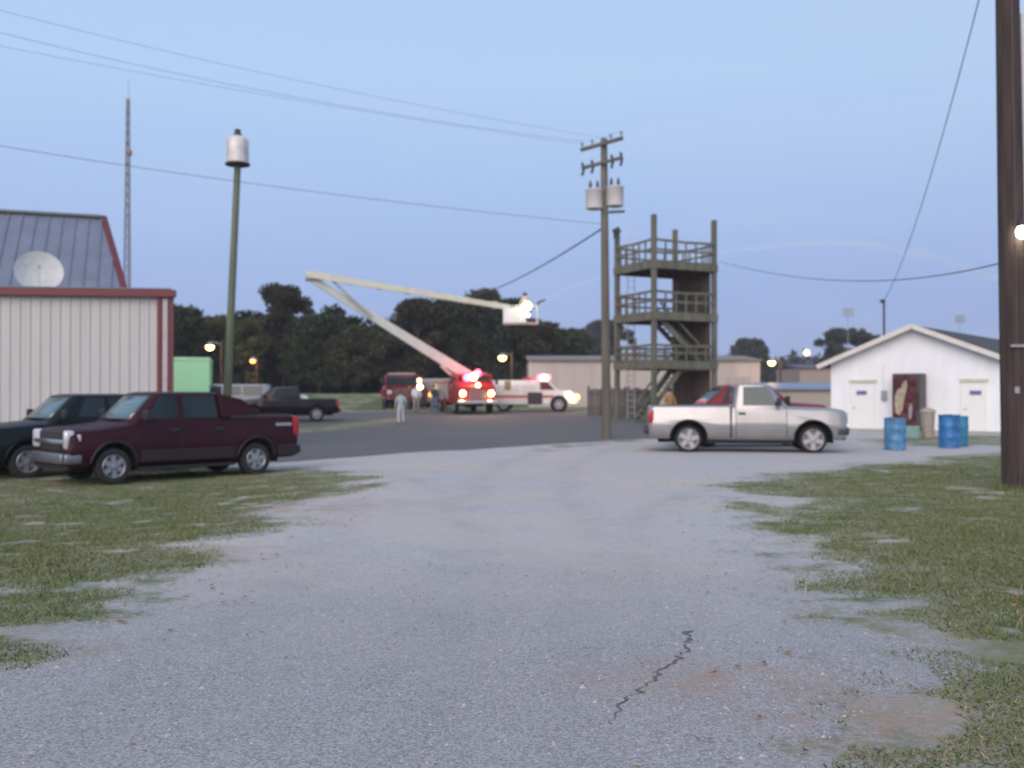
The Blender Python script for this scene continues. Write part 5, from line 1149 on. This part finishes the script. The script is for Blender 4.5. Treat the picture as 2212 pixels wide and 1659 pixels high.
def tree(label, xd, y_top, hw, d, mat, low=.25, dens=1.0, name='tree', shape=1.0, group='trees behind the fire trucks'):
    q = P(xd, y_top, d); b_ = on(q.x, q.y); H = q.z - b_.z; CW = 1.25 * hw / F * d; t = thing(name, label, 'tree', b_, random.uniform(0, 6), group)
    mb = MB(); pts = [(random.gauss(0, .03) * i, random.gauss(0, .03) * i, H * .85 * i / 5) for i in range(6)]; pts[0] = (0, 0, -.15); mb.tube(pts, [.05 * H ** .7 * (1 - .17 * i) for i in range(6)], 8); tr = part('trunk', mb, BARK, t, 60)
    cent = []; rad = []; cnt = []; n_ = int((26 + CW * 9) * dens)
    for i in range(n_):
        u = random.random(); z = H * (low + (1 - low) * u); env = CW * math.sqrt(max(.12, 1 - ((u - .42) / .60) ** 2)) * .9; a = random.uniform(0, 6.283); rr = env * random.uniform(.35, 1.0)
        r_ = random.uniform(.22, .40) * min(max(CW, 1.8), 3.2); cent.append((rr * math.cos(a), rr * math.sin(a), min(z, H - r_ * .6))); rad.append(r_); cnt.append(int(150 + 95 * min(r_ * r_, 1.6)))
    for i in range(0, n_, max(1, n_ // 9)):
        c_ = Vector(cent[i]); s0 = Vector((0, 0, max(H * .2, c_.z * .7))); mb = MB(); mb.tube([s0, s0.lerp(c_, .55) + Vector((0, 0, .15)), c_], [.10, .06, .02], 5); part('limb', mb, BARK, t)
    cr_ = soup('crown', leaf_tris(cent, rad, cnt, .34 * d / 100), mat, None); cr_.parent = t
    return t
TR = [('dark tree just right of the warehouse eave', 402, 664, 48, 92, 0), ('olive tree behind the green lit shed', 470, 684, 52, 98, 1), ('small olive tree behind the siren pole', 535, 692, 36, 96, 1),
      ('tall dark pine with domed top left of the boom elbow', 613, 617, 52, 100, 0), ('dark tree sloping down right of the domed pine', 690, 684, 66, 98, 0), ('lower dark tree beneath the lower boom', 765, 706, 66, 97, 0),
      ('low dark tree in the notch behind the lower boom', 838, 722, 50, 102, 2), ('broad dark tree left of centre above the boom', 902, 648, 62, 101, 0), ('dark tree crossed by the upper boom', 972, 650, 58, 104, 0),
      ('dark tree with small top showing above the upper boom', 1040, 628, 50, 106, 0), ('dark tree behind the boom platform', 1100, 650, 56, 100, 0), ('dark tree sloping down right of the platform', 1158, 700, 50, 99, 0),
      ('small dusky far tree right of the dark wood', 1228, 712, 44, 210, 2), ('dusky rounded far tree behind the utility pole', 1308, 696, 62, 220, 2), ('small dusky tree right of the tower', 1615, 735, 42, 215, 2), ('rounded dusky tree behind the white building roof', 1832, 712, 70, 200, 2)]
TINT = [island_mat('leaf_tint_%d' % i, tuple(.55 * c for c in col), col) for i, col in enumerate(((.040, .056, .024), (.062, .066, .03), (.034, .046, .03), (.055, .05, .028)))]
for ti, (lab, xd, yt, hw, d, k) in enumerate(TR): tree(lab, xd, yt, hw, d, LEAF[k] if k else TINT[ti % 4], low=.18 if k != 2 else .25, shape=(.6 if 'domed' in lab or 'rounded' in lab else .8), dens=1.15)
def wood(name, xa, xb, d0, d1, h0, h1, k, size, mat):
    X = np.random.uniform(xa, xb, k); Y = np.random.uniform(d0, d1, k); top = h0 + (h1 - h0) * fbm(X * .16, Y * .1, 77, 4); Z = gz(X, Y) + top * np.random.rand(k)
    p = np.stack([X, Y, Z], -1); d1_ = np.random.normal(0, 1, (k, 3)); d2 = np.random.normal(0, 1, (k, 3)); d1_ /= np.linalg.norm(d1_, axis=1)[:, None]; d2 /= np.linalg.norm(d2, axis=1)[:, None]
    s_ = (size * np.random.uniform(.6, 1.4, k))[:, None]; return soup(name, np.stack([p - d1_ * s_ * .5, p + d1_ * s_ * .5, p + d2 * s_], 1), mat)
wood('woodland', -46, 8.0, 103, 116, 5, 10.5, 120000, .6, LEAF[0])
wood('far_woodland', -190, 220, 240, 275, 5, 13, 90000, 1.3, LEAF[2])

# ------------------------------------------------------------------ dusk haze
mb = MB(); mb.box((0, 350, 12.2), (1830, 1340, 28.6)); hm = bpy.data.materials.new('dusk_haze'); hm.use_nodes = True; N, L = hm.node_tree.nodes, hm.node_tree.links
N.remove(N['Principled BSDF']); pv = N.new('ShaderNodeVolumePrincipled'); pv.inputs['Color'].default_value = (.86, .88, .95, 1); pv.inputs['Density'].default_value = .00045
L.new(pv.outputs[0], N['Material Output'].inputs['Volume']); struct(ob('haze', mesh('haze', mb, hm)), 'stuff')
